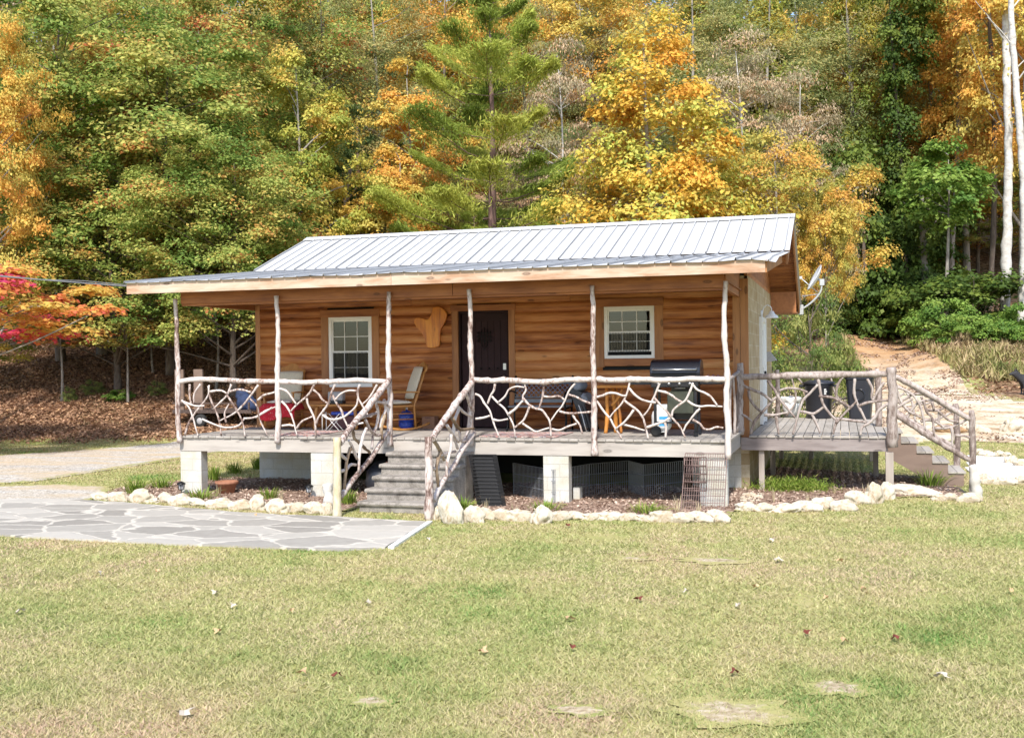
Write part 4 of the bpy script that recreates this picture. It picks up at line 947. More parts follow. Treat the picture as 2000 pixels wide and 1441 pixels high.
make_tree('saplingG', 5, 1.4, .5, 'dome', 36, 3000, .13, .4, 'leaf_green', 'bark_grey', 42, .5, .6, .05, 16, .6, -.03)
make_tree('mapleR', 5.2, 2.2, .6, 'wide', 80, 16000, .11, .6, 'leaf_maple_red', 'bark_grey', 44, .4, .7, .09, 26, .8)
make_tree('shrub', 2.4, 1.6, .0, 'wide', 70, 12000, .1, .45, 'leaf_shrub', 'bark_brown', 51, .9, .5, .03, 20, .35, 0, .5, 0, 'shrub')
make_tree('vinebush', 1.6, 1.8, .0, 'wide', 50, 9000, .13, .5, 'leaf_vine', 'bark_brown', 52, .6, .7, .03, 8, .85, 0, .5, 0, 'shrub')
make_tree('darkbush', 2.6, 1.8, .0, 'wide', 55, 9000, .13, .6, 'leaf_ivy', 'bark_brown', 53, .8, .5, .03, 8, .8, 0, .5, 0, 'shrub')
def make_pine(key, H, R, leaf, seed, n=44000, low=.08):
    r = np.random.default_rng(seed); e = thing('pine_tree', None, 'tree'); mb = MB(); P, Nn, T, cl = [], [], [], []
    mb.tube([(0, 0, -.4), (.05, 0, H*.3), (-.05, .04, H*.6), (0, 0, H*.98)], [.2, .16, .1, .02], 10)
    z = H*low; wi = 0
    while z < H*.98:
        q = z/H; Lb = R*(1-q**2.2)**.8*(.6+.55*r.random())+.45; nb = r.integers(4, 7); a0 = r.random()*6.28
        for b in range(max(3, nb-1)):
            an = a0+b*6.283/nb+r.normal()*.2; ln = Lb*r.uniform(.65, 1.1); rise = (.12+.38*q)*ln+r.normal()*.08
            d = np.array([np.cos(an), np.sin(an), 0]); pts = [np.array([0, 0, z])+d*ln*s+np.array([0, 0, rise*s**1.5-.12*ln*s*(1-s)]) for s in (0, .35, .7, 1)]
            mb.tube([Vector(p) for p in pts], [max(.012, .035*(1-q)), .025*(1-q)+.008, .015, .008], 5, .5, False)
            m = int(n*ln/ (R*.55) /48); s = .42+.66*np.sqrt(r.random(m)); side = r.normal(size=m)*.24*ln*(1.15-.45*s); perp = np.array([-d[1], d[0], 0])
            zz = rise*s**1.5-.12*ln*s*(1-s)
            c = np.array([0, 0, z])+d*(ln*s)[:, None]+perp*side[:, None]+np.stack([r.normal(size=m)*.05, r.normal(size=m)*.05, zz+np.abs(r.normal(size=m))*.1], 1)
            P.append(c); T.append(d*.6+perp*np.sign(side)[:, None]*.5+np.array([0, 0, .75])+r.normal(size=(m, 3))*.5); Nn.append(r.normal(size=(m, 3))+np.array([0, 0, .5])); cl.append(np.full(m, r.random()))
        z += H*.052*r.uniform(.7, 1.35)
    P, Nn, T, cl = map(np.concatenate, (P, Nn, T, cl)); m = len(P)
    V = leaf_quads(P, Nn, np.full(m, .2)*r.uniform(.6, 1.4, m), .16, T)
    np_mesh('crown', V, quadF(m), {'rnd': r.random(m), 'clump': cl, 'val': r.random(m)}, leaf, e)
    mb.build('trunk', 'bark_pine', e); LIB[key] = (e, H, R)
make_pine('pine', 12, 3.3, 'needle', 61); make_pine('darkpine', 12, 2.8, 'needle_dark', 62, 30000)
used = set()
def tree(key, px, d, ytop, wpx, label, group=None, name=None, cat=None, rot=None, sink=0., squash=None):
    e, H, R = LIB[key]; x, y, z = at_depth(px, d); zt = z_at(ytop, px, d)
    s = max(.2, (zt-z)/H); sx = wpx*d/FPX/(2*R*.86)
    c = copy_tree(e); c.location = (x, y, z-sink); c.scale = (sx, sx*(squash or 1), s); c.rotation_euler = (0, 0, rng.random()*6.28 if rot is None else rot)
    c.name = name or c.name
    tag(c, label, cat, group); used.add(key); return c
def foot(px, py):
    return float(np.dot(G(px, py)-CAM, np.array([-.287, .958, 0])))
TREES = [
 # key, px, d, ytop, width, label
 ('oakA', 120, 41, -40, 430, 'broad green tree with rusty patches towering at the picture\'s left side'),
 ('oakB', 335, 39, 60, 430, 'broad green tree standing above the porch roof\'s far left end'),
 ('oakA', 455, 36.5, 270, 330, 'lower spreading green tree whose boughs touch the roof\'s left ridge end'),
 ('oakB', 230, 37.5, 330, 330, 'lower green and rust tree between the broad green trees and leafy bank'),
 ('ygreen', 590, 40, 95, 215, 'yellow green tree between the broad green trees and the hazy olive one'),
 ('oakB', 500, 48, -60, 330, 'tall green tree behind the yellow green one'),
 ('amber', -15, 34, 30, 190, 'tall orange and yellow tree cut by the left picture edge'),
 ('ygreen', -20, 37, 400, 200, 'low yellow tree at the left picture edge above the red maple'),
 ('hazyA', 650, 50, -40, 250, 'soft olive tree with fine leaves above the left part of the roof'),
 ('hazyB', 745, 53, -60, 240, 'hazy olive and amber tree between the fine leaved tree and the pine'),
 ('darkpine', 705, 45, 200, 190, 'dark green conifer behind the left end of the roof ridge'),
 ('darkpine', 650, 43, 330, 150, 'short dark conifer low behind the roof\'s left ridge end'),
 ('orangeslim', 805, 44, 120, 165, 'slim orange tree just beside the pine'),
 ('orangeslim', 775, 40, 290, 150, 'low burnt orange tree behind the roof ridge beside the pine'),
 ('amber', 870, 58, -60, 220, 'pale orange tree rising behind the pine'),
 ('tanA', 1095, 48, 70, 190, 'thin tan leaved tree between the pine and the big golden tree'),
 ('amber', 1150, 62, -60, 240, 'orange tree high behind the tan leaved tree'),
 ('hazyA', 1040, 56, -10, 190, 'muted olive tree behind the pine\'s far shoulder'),
 ('orangecone', 1285, 37.5, 30, 390, 'big golden orange cone shaped tree behind the middle of the roof'),
 ('goldolive', 1130, 39.5, 330, 170, 'low golden tree behind the roof between the pine and the golden cone tree'),
 ('hazyB', 1350, 55, -40, 250, 'olive tree rising behind the golden cone tree\'s tip'),
 ('tanA', 1450, 48, 60, 220, 'tan and pinkish tree beside the golden cone tree'),
 ('tanA', 1560, 50, 130, 200, 'pinkish tan tree with a bare grey leader above the roof\'s right end'),
 ('goldhigh', 1510, 40, 275, 290, 'wide yellow olive tree behind the right end of the roof'),
 ('goldhigh', 1615, 37.5, 370, 95, 'small olive tree hanging over the satellite dish'),
 ('ygreen', 1672, 62, -60, 150, 'tall yellow tree next to the dark ivy column'),
 ('hazyB', 1500, 60, -60, 260, 'olive brown tree high behind the pinkish tan trees'),
 ('ivycol', 1768, 56, -90, 85, 'tall dark column of ivy wrapped round a tree'),
 ('ivymass', 1695, 56, 290, 240, 'dark ivy covered mass between the dish and the ivy column'),
 ('ivymass', 1775, 62, 400, 170, 'low dark ivy heap at the foot of the ivy column'),
 ('vinetop', 1848, 50, 278, 125, 'slender stem carrying a bright green umbrella of vine'),
 ('amber', 1890, 60, -190, 250, 'golden orange tree leaning over the vine topped stem'),
 ('amber', 2000, 54, -260, 260, 'bright orange tree above the pale twin trunks'),
 ('ygreen', 1890, 66, 100, 200, 'greenish yellow tree deep behind the vine topped stem'),
 ('oakB', 1965, 62, 330, 260, 'dim green tree behind the pale twin trunks'),
 ('mapleR', -75, 28, 515, 420, 'small maple with red pink and orange leaves at the left picture edge'),
 ('oakA', 40, 46, -60, 420, 'tall green tree behind the orange tree at the far picture side'),
 ('oakB', 420, 43, 90, 330, 'dense green tree behind the lower spreading one'),
 ('saplingR', 120, foot(120, 782), 590, 150, 'thin stemmed sapling in orange leaf on the leafy bank'),
 ('saplingR', 250, foot(250, 788), 585, 130, 'thin sapling with a few red leaves standing nearest the porch roof\'s tip'),
 ('saplingG', 420, foot(420, 760), 560, 170, 'rust leaved sapling seen through the porch between the left posts'),
 ('saplingG', 300, foot(300, 730), 560, 130, 'leaning young sapling farther up the leafy bank'),
]
for (key, px, d, yt, w_, lab) in TREES: tree(key, px, d, yt, w_, lab)
tree('pine', 965, 39.5, -10, 335, 'tall green pine with layered boughs behind the middle of the roof')
tree('pine', 930, 38, 415, 120, 'young bright green pine just topping the roof ridge', rot=1)
# deeper trees one cannot tell apart
keys = ['hazyA', 'amber', 'oakB', 'hazyB', 'ygreen', 'tanA', 'oakA', 'orangeslim', 'goldolive']
for row, (d, n, yt) in enumerate(((66, 15, -30), (80, 15, -60))):
    for i in range(n):
        px = -80+2160*(i+.5*(row % 2)+.3)/n+rng.uniform(-30, 30)
        tree(keys[(i*4+row*5) % len(keys)], px, d+rng.uniform(-4, 4), yt+rng.uniform(-60, 30), rng.uniform(210, 270), 'autumn tree deep in the wood, half hidden by the nearer trees', 'trees deep in the wood')
# ------------------------------------------------------------------ pale trunks at the right
def bare(px, d, ytop, ybase, r, label, mat='bark_white', bend=.1, lean=0):
    x, y, z = at_depth(px, d); zt = z_at(ytop, px, d); e = thing('tree', label, 'tree', (x, y, z)); mb = MB(); pts = []
    for i in range(12):
        q = i/11; pts.append((x+bend*math.sin(q*5+px)+lean*q, y+bend*.5*math.cos(q*4), z-.3+(zt-z+.3)*q))
    stick(mb, pts, r*1.15, r*.6, 12, 4, .06); mb.build('trunk', mat, e)
    mb = MB()
    for i in range(3):
        q = .72+.25*i/3; p = Vector(pts[int(q*11)]); an = random.uniform(-1, 1)+(math.pi if i % 2 else 0); ln = random.uniform(1., 2.4)
        stick(mb, [p, p+Vector((math.cos(an)*ln*.5, math.sin(an)*ln*.4, ln*.5)), p+Vector((math.cos(an)*ln, math.sin(an)*ln*.8, ln*.9))], r*.22, .01, 6, 4)
    mb.build('branch', mat, e); return e
bare(1966, foot(1966, 622), -120, 640, .2, 'pale smooth trunk of the twin trunks, the one farther from the picture edge', bend=.12, lean=.1)
bare(1992, foot(1992, 648), -120, 650, .17, 'pale curved trunk of the twin trunks, the one nearer the picture edge', bend=.25, lean=.0)
bare(1797, 54, 350, 590, .17, 'bare grey trunk rising from the brush before the ivy column', 'bark_grey', .15, .3)
for px, d, w_ in ((1865, 50, .12), (1905, 54, .1), (1840, 56, .1), (1935, 47, .12), (1700, 60, .1), (680, 42, .12), (195, 42, .26), (60, 46, .15), (290, 50, .12), (400, 49, .12), (150, 52, .12), (340, 47, .1), (475, 48, .14)):
    bare(px, d+(8 if px > 1600 else 0), -150 if px > 1600 else 330, 600, w_, 'dark bare trunk standing in the shade of the wood', 'bark_brown' if d != 50 else 'bark_grey', .2, .2)['group'] = 'shaded trunks in the wood'
# far-off wood on the slope: one mass
def far_wood():
    r = np.random.default_rng(99); ncl = 2600; px = r.uniform(-250, 2250, ncl); d = r.uniform(88, 125, ncl); k = (px-1000)/FPX
    x = CAM[0]+d*(-.287+.958*k); y = CAM[1]+d*(.958+.287*k); z = terrain(x, y); h = r.uniform(0, 1, ncl)**.8*17
    C = np.stack([x, y, z+h], 1); n = 90000; q = r.integers(0, ncl, n); D = r.normal(size=(n, 3)); D /= np.linalg.norm(D, axis=1, keepdims=True); D[:, 2] = abs(D[:, 2])
    P = C[q]+D*(r.random(n)**.5*1.9)[:, None]*np.array([1, 1, .7]); Nn = D*.6+np.array([.0, -.3, .6])+r.normal(size=(n, 3))*.4
    cc = (np.sin(x*.12)+np.cos(y*.1+x*.05)+r.normal(size=ncl)*.8)/4+.5
    o = np_mesh('far_wood', leaf_quads(P, Nn, r.uniform(.35, .75, n), .7), quadF(n), {'rnd': r.random(n), 'clump': np.clip(cc[q], 0, 1), 'val': r.random(n)}, 'leaf_far')
    o['kind'] = 'stuff'; o['label'] = 'autumn wood covering the hillside far behind'; o['category'] = 'wood'
leafmat('leaf_far', [(.1, (.08, .12, .03)), (.35, (.17, .2, .05)), (.55, (.36, .28, .07)), (.75, (.52, .3, .06)), (.92, (.5, .17, .04))])
far_wood()
# ------------------------------------------------------------------ shrubs
tree('shrub', 1582, 27.5, 572, 150, 'bushy green shrub behind the cabin under the satellite dish')
tree('shrub', 1622, 29, 655, 60, 'small green shrub between the big shrub and the dirt track', rot=2)
for i, (px, d, yt, w_, key, lab) in enumerate([(180, foot(180, 770), 742, 36, 'shrub', 'little dark green shrub on the leafy bank'), (135, foot(135, 784), 766, 22, 'shrub', 'tiny green shrub at the foot of the orange sapling'), (232, foot(232, 782), 768, 44, 'vinebush', 'low green patch at the foot of the red leaved sapling'), (307, foot(307, 772), 752, 30, 'shrub', 'small weedy shrub on the leafy bank near the porch post')]):
    tree(key, px, d, yt, w_, lab)
for (px, yb, yt, w_, key, lab) in ((1690, 650, 572, 110, 'vinebush', 'green vine mound beside the top of the dirt track'), (1765, 652, 575, 130, 'vinebush', 'green vine mound below the bare grey trunk'), (1838, 668, 592, 120, 'vinebush', 'green vine mound between the bare grey trunk and the twin trunks'),
    (1895, 672, 622, 100, 'vinebush', 'low green vine mound just before the twin trunks'), (1955, 668, 618, 110, 'vinebush', 'bright green vine mound at the foot of the pale twin trunks'), (2010, 680, 600, 110, 'vinebush', 'bright green vine mound cut by the picture edge'),
    (1730, 640, 530, 190, 'darkbush', 'dark thicket above the dirt track'), (1900, 640, 530, 220, 'darkbush', 'dark thicket behind the pale twin trunks'), (1820, 636, 540, 150, 'darkbush', 'dark thicket behind the bare grey trunk'), (1610, 660, 560, 80, 'darkbush', 'dark thicket behind the satellite dish')):
    tree(key, px, foot(px, yb), yt, w_, lab)
def remove_lib():
    for k, (e, H, R) in LIB.items():
        for ch in list(e.children): bpy.data.objects.remove(ch)
        bpy.data.objects.remove(e)
remove_lib()
plain('dog_fur', (.018, .018, .022), .7, 0, .3, 30, .2); plain('bench_iron', (.26, .25, .3), .5, .3); plain('bench_slat', (.2, .22, .25), .4, .2); plain('mirror_panel', (.1, .11, .1), .25, .8); plain('steel_wire', (.4, .43, .48), .4, .6)
# ------------------------------------------------------------------ rocks
def rock_mesh(seed, mat, sq=(1, .8, .6)):
    rr_ = random.Random(seed); PLN = [(Vector((rr_.uniform(-1, 1), rr_.uniform(-1, 1), rr_.uniform(-.8, 1))).normalized(), rr_.uniform(.72, .95)) for _ in range(9)]
    bm = bmesh.new(); bmesh.ops.create_icosphere(bm, subdivisions=4, radius=.5); o_ = Vector((seed*13.1, seed*7.7, 3))
    for v in bm.verts:
        p = v.co.copy(); n = p.normalized()
        k = 1+.42*mnoise.noise(n*1.1+o_)+.2*mnoise.noise(n*3.0+o_)+.11*mnoise.noise(n*8+o_)
        for pl in PLN: k = min(k, pl[1]/max(.05, n.dot(pl[0])))
        c = .08*mnoise.noise(n*5+o_)
        v.co = Vector((p.x*sq[0], p.y*sq[1], p.z*sq[2]))*(k+c*.6)
    for f in bm.faces: f.smooth = True
    me = bpy.data.meshes.new('rock'); bm.to_mesh(me); bm.free(); me.materials.append(MATS[mat]); return me
ROCKS = [rock_mesh(i, 'rock_pale', (1, .85, .72)) for i in range(7)]; RBROWN = rock_mesh(20, 'rock_brown', (1, .8, .6))
plainlab = 'rough pale limestone rock set in the edging of the flower bed'
def rock(px, py, w, h, label=None, me=None, group='pale edging rocks of the flower bed', zf=None, cat='rock', name='rock'):
    """px, py: centre in the photo's pixels; w, h: its size there"""
    p = G(px, py+h*.42); d = float(np.dot(p-CAM, CF)); m = FPX/d
    me = me or ROCKS[int(px) % 7]; o = bpy.data.objects.new(name, me); COL.objects.link(o)
    sx, sz = w/m*1.22*random.uniform(.92, 1.1), h/m*1.28*random.uniform(.85, 1.1)
    o.location = (p[0], p[1]+sx*.2, hz(p[0], p[1])+sz*.27); o.scale = (sx, min(sx, max(sz, .25))*.9, sz/.72); o.rotation_euler = (random.uniform(-.1, .1), random.uniform(-.12, .12), random.uniform(-.25, .25))
    tag(o, label or plainlab, cat, None if (label and group == 'pale edging rocks of the flower bed') else group); return o
z4 = lambda x, y: (x*.35, 700+y*.35); z5 = lambda x, y: (600+x*.25, 700+y*.25); z6 = lambda x, y: (1000+x*.25, 800+y*.25); z7 = lambda x, y: (1440+x*.28, 700+y*.28)
for f, s, rows in ((z4, .35, [(545,770,110,50,0),(650,772,115,68,0),(765,775,135,78,'white rock next to the grass clump at the bed\'s far end'),(845,790,60,38,0),(915,780,90,62,0),(990,795,110,62,0),(1095,803,95,46,'flat tan brown rock in the edging below the small grass clump'),(1210,812,140,62,0),(1330,820,120,66,0),(1425,803,90,104,'upright rounded rock taller than its neighbours beside the patio edging'),(1525,830,120,78,0),(1640,830,120,68,0),(1755,840,110,72,0),(1822,835,60,90,0)]),
    (z5, .25, [(1015,1215,80,110,'small grey rock at the foot of the weathered stair post'),(1120,1190,165,240,'tall pointed white rock beside the weathered stair post'),(1285,1235,160,125,'leaning white rock just after the tall pointed one'),(1400,1225,120,90,0),(1510,1228,180,95,0),(1660,1232,180,100,0),(1825,1235,145,135,'chunky square white rock beside a small grass clump')]),
    (z6, .25, [(30,830,150,85,0),(370,832,160,85,0),(500,828,150,75,0),(620,835,140,68,0),(760,832,170,85,0),(900,842,160,66,0),(1040,850,140,58,0),(1180,842,170,92,0),(1330,848,180,95,0),(1480,848,180,85,0),(1620,838,140,105,0)]),
    (z7, .28, [(60,1035,125,75,0),(180,1040,150,75,0),(330,1045,190,75,0),(500,1040,170,75,0),(620,1010,160,100,0),(745,1028,150,95,'ragged pitted white rock at the corner of the side deck\'s bed'),(850,980,140,90,0),(955,955,115,140,'upright cream rock, the one further from the deck post of two'),(1037,925,105,140,'upright cream rock leaning against the side deck\'s front post'),(1250,932,290,85,'long flat white rock under the side stairs'),(1410,972,90,52,0),(1490,968,100,52,0),(1640,975,130,75,0)])):
    for (x, y, w, h, lab) in rows:
        px, py = f(x, y); rock(px, py, w*s, h*s, lab or None)
for (x, y, w, h) in ((1690,650,70,45),(1750,665,85,55),(1830,665,75,42),(1880,670,55,42),(1920,712,85,55),(1975,732,65,52),(1720,832,75,52),(1790,852,120,62),(1890,858,125,62),(1980,850,100,55)):
    px, py = z7(x, y); rock(px, py, w*.28, h*.28, 'small white rock lining the pale gravel path', None, 'white rocks lining the gravel path')
for (x, y, w, h, lab, me) in ((1930,470,150,112,'large cream boulder beyond the side stairs near the picture edge',None),(1470,488,165,84,'low brown boulder behind the side stairs',RBROWN),(1700,500,120,62,'low pale boulder on the gravel beyond the stairs',None),(70,955,60,34,'small cobble lying under the side deck by the pale gravel',None)):
    px, py = z7(x, y); rock(px, py, w*.28, h*.28, lab, me)
for i in range(26):
    px, py = z7(random.uniform(30, 180), random.uniform(945, 1000)); rock(px, py, random.uniform(7, 12), random.uniform(5, 8), 'fist sized white cobble in the heap beneath the side deck', None, 'cobbles in the small heap')
# concrete block leftover next to the middle pier
mb = MB(); p = G(1127, 976); mb.box((p[0], p[1]+.05, .09), (.11, .2, .22), None, .5, .006); mb.box((p[0], p[1]+.05, .2), (.08, .14, .01)); tag(mb.build('concrete_block', 'pier_block'), 'small concrete block leaning at the middle pier', 'block')
# ------------------------------------------------------------------ strappy plants, stalks
leafmat('grass_leaf', [(.1, (.09, .16, .02)), (.5, (.2, .3, .04)), (.9, (.36, .38, .1))], .3)
leafmat('straw', [(.1, (.45, .36, .2)), (.9, (.66, .58, .4))], .3)
def strap_clump(name, n, ln, spread, wd, mat, up=1., seed=0, curve=1.):
    r = np.random.default_rng(seed); V, F, A, B = [], [], [], []
    for i in range(n):
        an = r.random()*6.283; l = ln*r.uniform(.55, 1.1); out = spread*r.uniform(.2, 1.)*l; w_ = wd*r.uniform(.7, 1.2); b = np.array([np.cos(an), np.sin(an)])*r.random()*spread*.25; d = np.array([np.cos(an), np.sin(an), 0]); s = np.array([-d[1], d[0], 0]); k = len(V); m = 6
        for j in range(m):
            q = j/(m-1); p = np.array([b[0], b[1], 0])+d*out*q**1.3+np.array([0, 0, l*up*(q-.62*curve*q**2.6*out/(.5*l+1e-6)*.55)]); ww = w_*(1-q**2)*.5+.0008; V += [p-s*ww, p+s*ww+np.array([0, 0, ww*.4])]
        for j in range(m-1): F.append((k+2*j, k+2*j+1, k+2*j+3, k+2*j+2)); A.append(r.random()); 
        B += [r.random()]*(m-1)
    return np.array(V), np.array(F), A, B
def plant(px, py, w, h, label, kind='lily', seed=0, name='grass_clump', cat='plant', group=None):
    p = G(px, py+h/2); d = float(np.dot(p-CAM, CF)); m = FPX/d; hh, ww = h/m, w/m
    if kind == 'lily': V, F, A, B = strap_clump(name, 110, hh*1.25, ww/hh*.52, .016, 'grass_leaf', 1, seed)
    else: V, F, A, B = strap_clump(name, 9, hh, ww/hh*.3, .012, 'straw', 1, seed, .6)
    o = np_mesh(name, V, F, {'rnd': A, 'clump': B, 'val': np.random.default_rng(seed).random(len(F))}, 'grass_leaf' if kind == 'lily' else 'straw', None, (p[0], p[1]+.05, hz(p[0], p[1]))); tag(o, label, cat, group); return o
for i, (f, s, x, y, w, h, lab) in enumerate([(z4, .35, 745,705,165,105,'large strappy grass clump at the bed\'s far end by the driveway'),(z4, .35, 892,695,90,62,'small grass clump between the large clump and the corner pier'),(z4, .35, 1110,752,150,72,'grass clump before the corner pier beside the flower pot'),(z4, .35, 1492,755,85,66,'small grass clump behind the upright rock near the second pier'),
    (z4, .35, 1185,645,65,85,'thin grass clump behind the corner pier'),(z4, .35, 1300,610,80,66,'grass clump behind the flower pot under the porch'),(z4, .35, 1432,585,60,66,'grass clump against the block foundation\'s outer corner'),(z5, .25, 1215,1145,170,125,'grass clump behind the tall pointed rock'),(z5, .25, 1850,1150,160,90,'grass clump behind the square white rock'),
    (z6, .25, 1045,768,220,105,'bright grass clump in the bed between the middle pier and the brown grid'),(z7, .28, 1345,830,220,140,'large bright grass clump under the side stairs'),(z5, .25, 310,1090,110,110,'dark green plant beside the concrete steps')]):
    px, py = f(x, y); plant(px, py, w*s, h*s, lab, 'lily', i+1)
for i, (f, s, x, y, w, h, lab) in enumerate([(z4, .35, 1210,735,40,80,'dry stalk beside the flower pot'),(z4, .35, 1560,760,40,90,'dry stalks behind the edging near the second pier'),(z5, .25, 1385,1160,110,160,'dry pale stalks behind the leaning white rock'),(z5, .25, 1620,1150,130,90,'curved dry stalk before the wire pen'),(z6, .25, 1290,735,150,150,'dry stalks before the brown wire grid'),(z6, .25, 1450,750,160,110,'bunch of dry stalks at the brown grid\'s foot'),
    (z7, .28, 265,950,120,130,'dry stalks before the weedy patch under the side deck'),(z7, .28, 490,960,170,110,'white dry stalks in the bed of the side deck'),(z7, .28, 680,915,30,70,'single dry stalk under the side deck'),(z7, .28, 900,905,110,100,'dry seed stalks behind the upright cream rock'),(z7, .28, 810,920,20,60,'thin dry stalk near the upright cream rocks')]):
    px, py = f(x, y); plant(px, py, w*s, h*s, lab, 'dry', 40+i, 'dry_stalks', 'plant')
# feathery weeds below the side deck
p = G(1545, 965); r = np.random.default_rng(5); n = 7000; P = np.stack([r.normal(size=n)*.26, r.normal(size=n)*.16, np.abs(r.normal(size=n))*.08], 1)
o = np_mesh('weed_patch', leaf_quads(P, r.normal(size=(n, 3)), r.uniform(.05, .12, n), .12, r.normal(size=(n, 3))*.5+np.array([0, 0, 1.])), quadF(n), {'rnd': r.random(n), 'clump': r.random(n), 'val': r.random(n)}, 'grass_leaf', None, (p[0], p[1]+.5, 0)); tag(o, 'soft feathery green weeds growing under the side deck', 'weeds', None, 'stuff')
# flower pot
mb = MB(); p = G(437, 966); mb.lathe((p[0], p[1]+.1, 0), [(0, 0), (.12, 0), (.16, .17), (.19, .17), (.195, .22), (.17, .22), (.15, .18), (0, .17)], 24); t = thing('flower_pot', 'round brown terracotta pot near the corner pier', 'flower pot', (p[0], p[1]+.1, 0)); mb.build('pot', 'terracotta', t)
mb = MB(); mb.lathe((p[0], p[1]+.1, .175), [(0, .012), (.1, .01), (.15, 0)], 16); mb.build('soil', 'mulch', t)
def lantern(px, py, label):
    p = G(px, py); x, y = p[0], p[1]+.05; t = thing('garden_lantern', label, 'lantern', (x, y, 0))
    mb = MB(); mb.tube([(x, y, -.05), (x, y, .1)], .008, 8); mb.lathe((x, y, .09), [(0, 0), (.03, 0), (.04, .015)], 12); mb.build('stake', 'black_iron', t)
    mb = MB(); mb.lathe((x, y, .105), [(.035, 0), (.048, .09), (0, .09)], 12); mb.build('lens', 'grey_plastic', t)
    mb = MB(); mb.lathe((x, y, .195), [(.075, -.005), (.07, .01), (.03, .035), (0, .045)], 16)
    for i in range(4):
        a = i*math.pi/2+.4; mb.tube([(x+.042*math.cos(a), y+.042*math.sin(a), .1), (x+.06*math.cos(a), y+.06*math.sin(a), .2)], .006, 5)
    mb.build('cap', 'black_iron', t)
lantern(351, 968, 'small black garden lantern in front of the corner pier'); lantern(601, 974, 'small dark garden lantern near the second pier')
# whitish driftwood log end by the stair post
mb = MB(); p = G(640, 1003); stick(mb, [(p[0], p[1]+.1, -.03), (p[0]-.02, p[1]+.1, .2), (p[0]-.06, p[1]+.12, .42)], .1, .06, 12, 6, .35); tag(mb.build('driftwood_stump', 'bark_white'), 'white driftwood stump standing beside the tan stair post', 'stump')
# ------------------------------------------------------------------ dog pen, crate panels
def pen():
    zt = .52; pts = [(1003, 966), (1082, 984), (1152, 969), (1228, 961), (1258, 971), (1334, 962)]; W = []
    for px, py in pts: q = G(px, py); W.append((q[0], q[1]))
    t = thing('wire_pen', 'black folding wire pen zigzagging under the porch', 'pet pen', (W[2][0], W[2][1], 0))
    for a, b in zip(W[:-1], W[1:]):
        mb = MB(); ln = math.hypot(b[0]-a[0], b[1]-a[1]); n = max(5, int(ln/.045)); f = lambda q, z: (a[0]+(b[0]-a[0])*q, a[1]+(b[1]-a[1])*q, z)
        for i in range(n+1): mb.tube([f(i/n, .02), f(i/n, zt)], .0035 if i % n else .006, 4, .5, False, False)
        for z in (.02, .18, .35, zt): mb.tube([f(0, z), f(1, z)], .004, 4, .5, False, False)
        mb.build('panel', 'steel_wire', t)
pen()
def grid_panel(c0, c1, h, lean, mat, name, parent, nx, nz, r=.004, lo=0.02):
    """wire grid from ground point c0 to c1, leaning back"""
    mb = MB(); dx, dy = c1[0]-c0[0], c1[1]-c0[1]; f = lambda q, z: (c0[0]+dx*q+lean[0]*z/h, c0[1]+dy*q+lean[1]*z/h, z)
    for i in range(nx+1): mb.tube([f(i/nx, lo), f(i/nx, h)], r*(1.8 if i in (0, nx) else 1), 5, .5, False, False)
    for j in range(nz+1):
        z = lo+(h-lo)*j/nz; mb.tube([f(0, z), f(1, z)], r*(1.8 if j in (0, nz) else 1.2), 5, .5, False, False)
    return mb.build(name, mat, parent)
a, b = G(1328, 1000), G(1412, 1002)
t = thing('crate_grid', 'brown wire crate grid leaning against the right front pier', 'crate panel', (a[0], a[1]+.1, 0))
grid_panel((a[0], a[1]+.12), (b[0], b[1]+.12), .8, (.02, max(0, -.04-a[1]-.12-.05)), 'brown_wire', 'panel', t, 18, 8)
y_ = a[1]+.12+.05; mb = MB()
for j in range(5): mb.tube([(a[0]+.03, y_+.1, .28+j*.12), (a[0]+.35, y_+.1, .28+j*.12)], .01, 6)
for i in range(9): mb.tube([(a[0]+.03+i*.04, y_+.1, .28), (a[0]+.03+i*.04, y_+.1, .76)], .006, 5)
mb.build('shelf_grid', 'brown_wire', t)
# folded black crate leaning beside the steps
p = G(932, 992); x, y = p[0], p[1]+.1
t = thing('folded_crate', 'folded black wire dog crate leaning under the porch by the steps', 'crate', (x, y, 0))
for k in range(4):
    oy = k*.022; grid_panel((x-.02+k*.01, y+oy), (x+.36+k*.01, y+oy+.03), .76, (-.22, .25), 'black_iron', 'panel', t, 22, 14, .0042)
mb = MB(); mb.prism([(x+.02, y+.05, .03), (x+.33, y+.07, .03), (x+.12, y+.3, .72), (x-.18, y+.28, .72)], (0, .02, .004)); mb.build('tray', 'black_plastic', t)
# dark bag behind the handrail under the porch
mb = MB(); mb.lathe((3.45, .55, 0), [(0, 0), (.25, .02), (.3, .2), (.27, .4), (.18, .5), (.12, .56), (0, .57)], 18); t = thing('storage_bag', 'dark bag with a red flap under the porch beside the steps', 'bag', (3.45, .55, 0)); mb.build('body', 'black_plastic', t); MB().box((3.66, .33, .5), (.12, .05, .14), None, .5, .01).build('flap', 'petal_red', t)
mb = MB(); q = G(1400, 992); mb.lathe((q[0], q[1]+.1, 0), [(0, 0), (.05, .02), (.02, .09), (0, .1)], 7, smooth=False); tag(mb.build('flower', 'petal_red'), 'small red flower at the foot of the right front pier', 'flower')
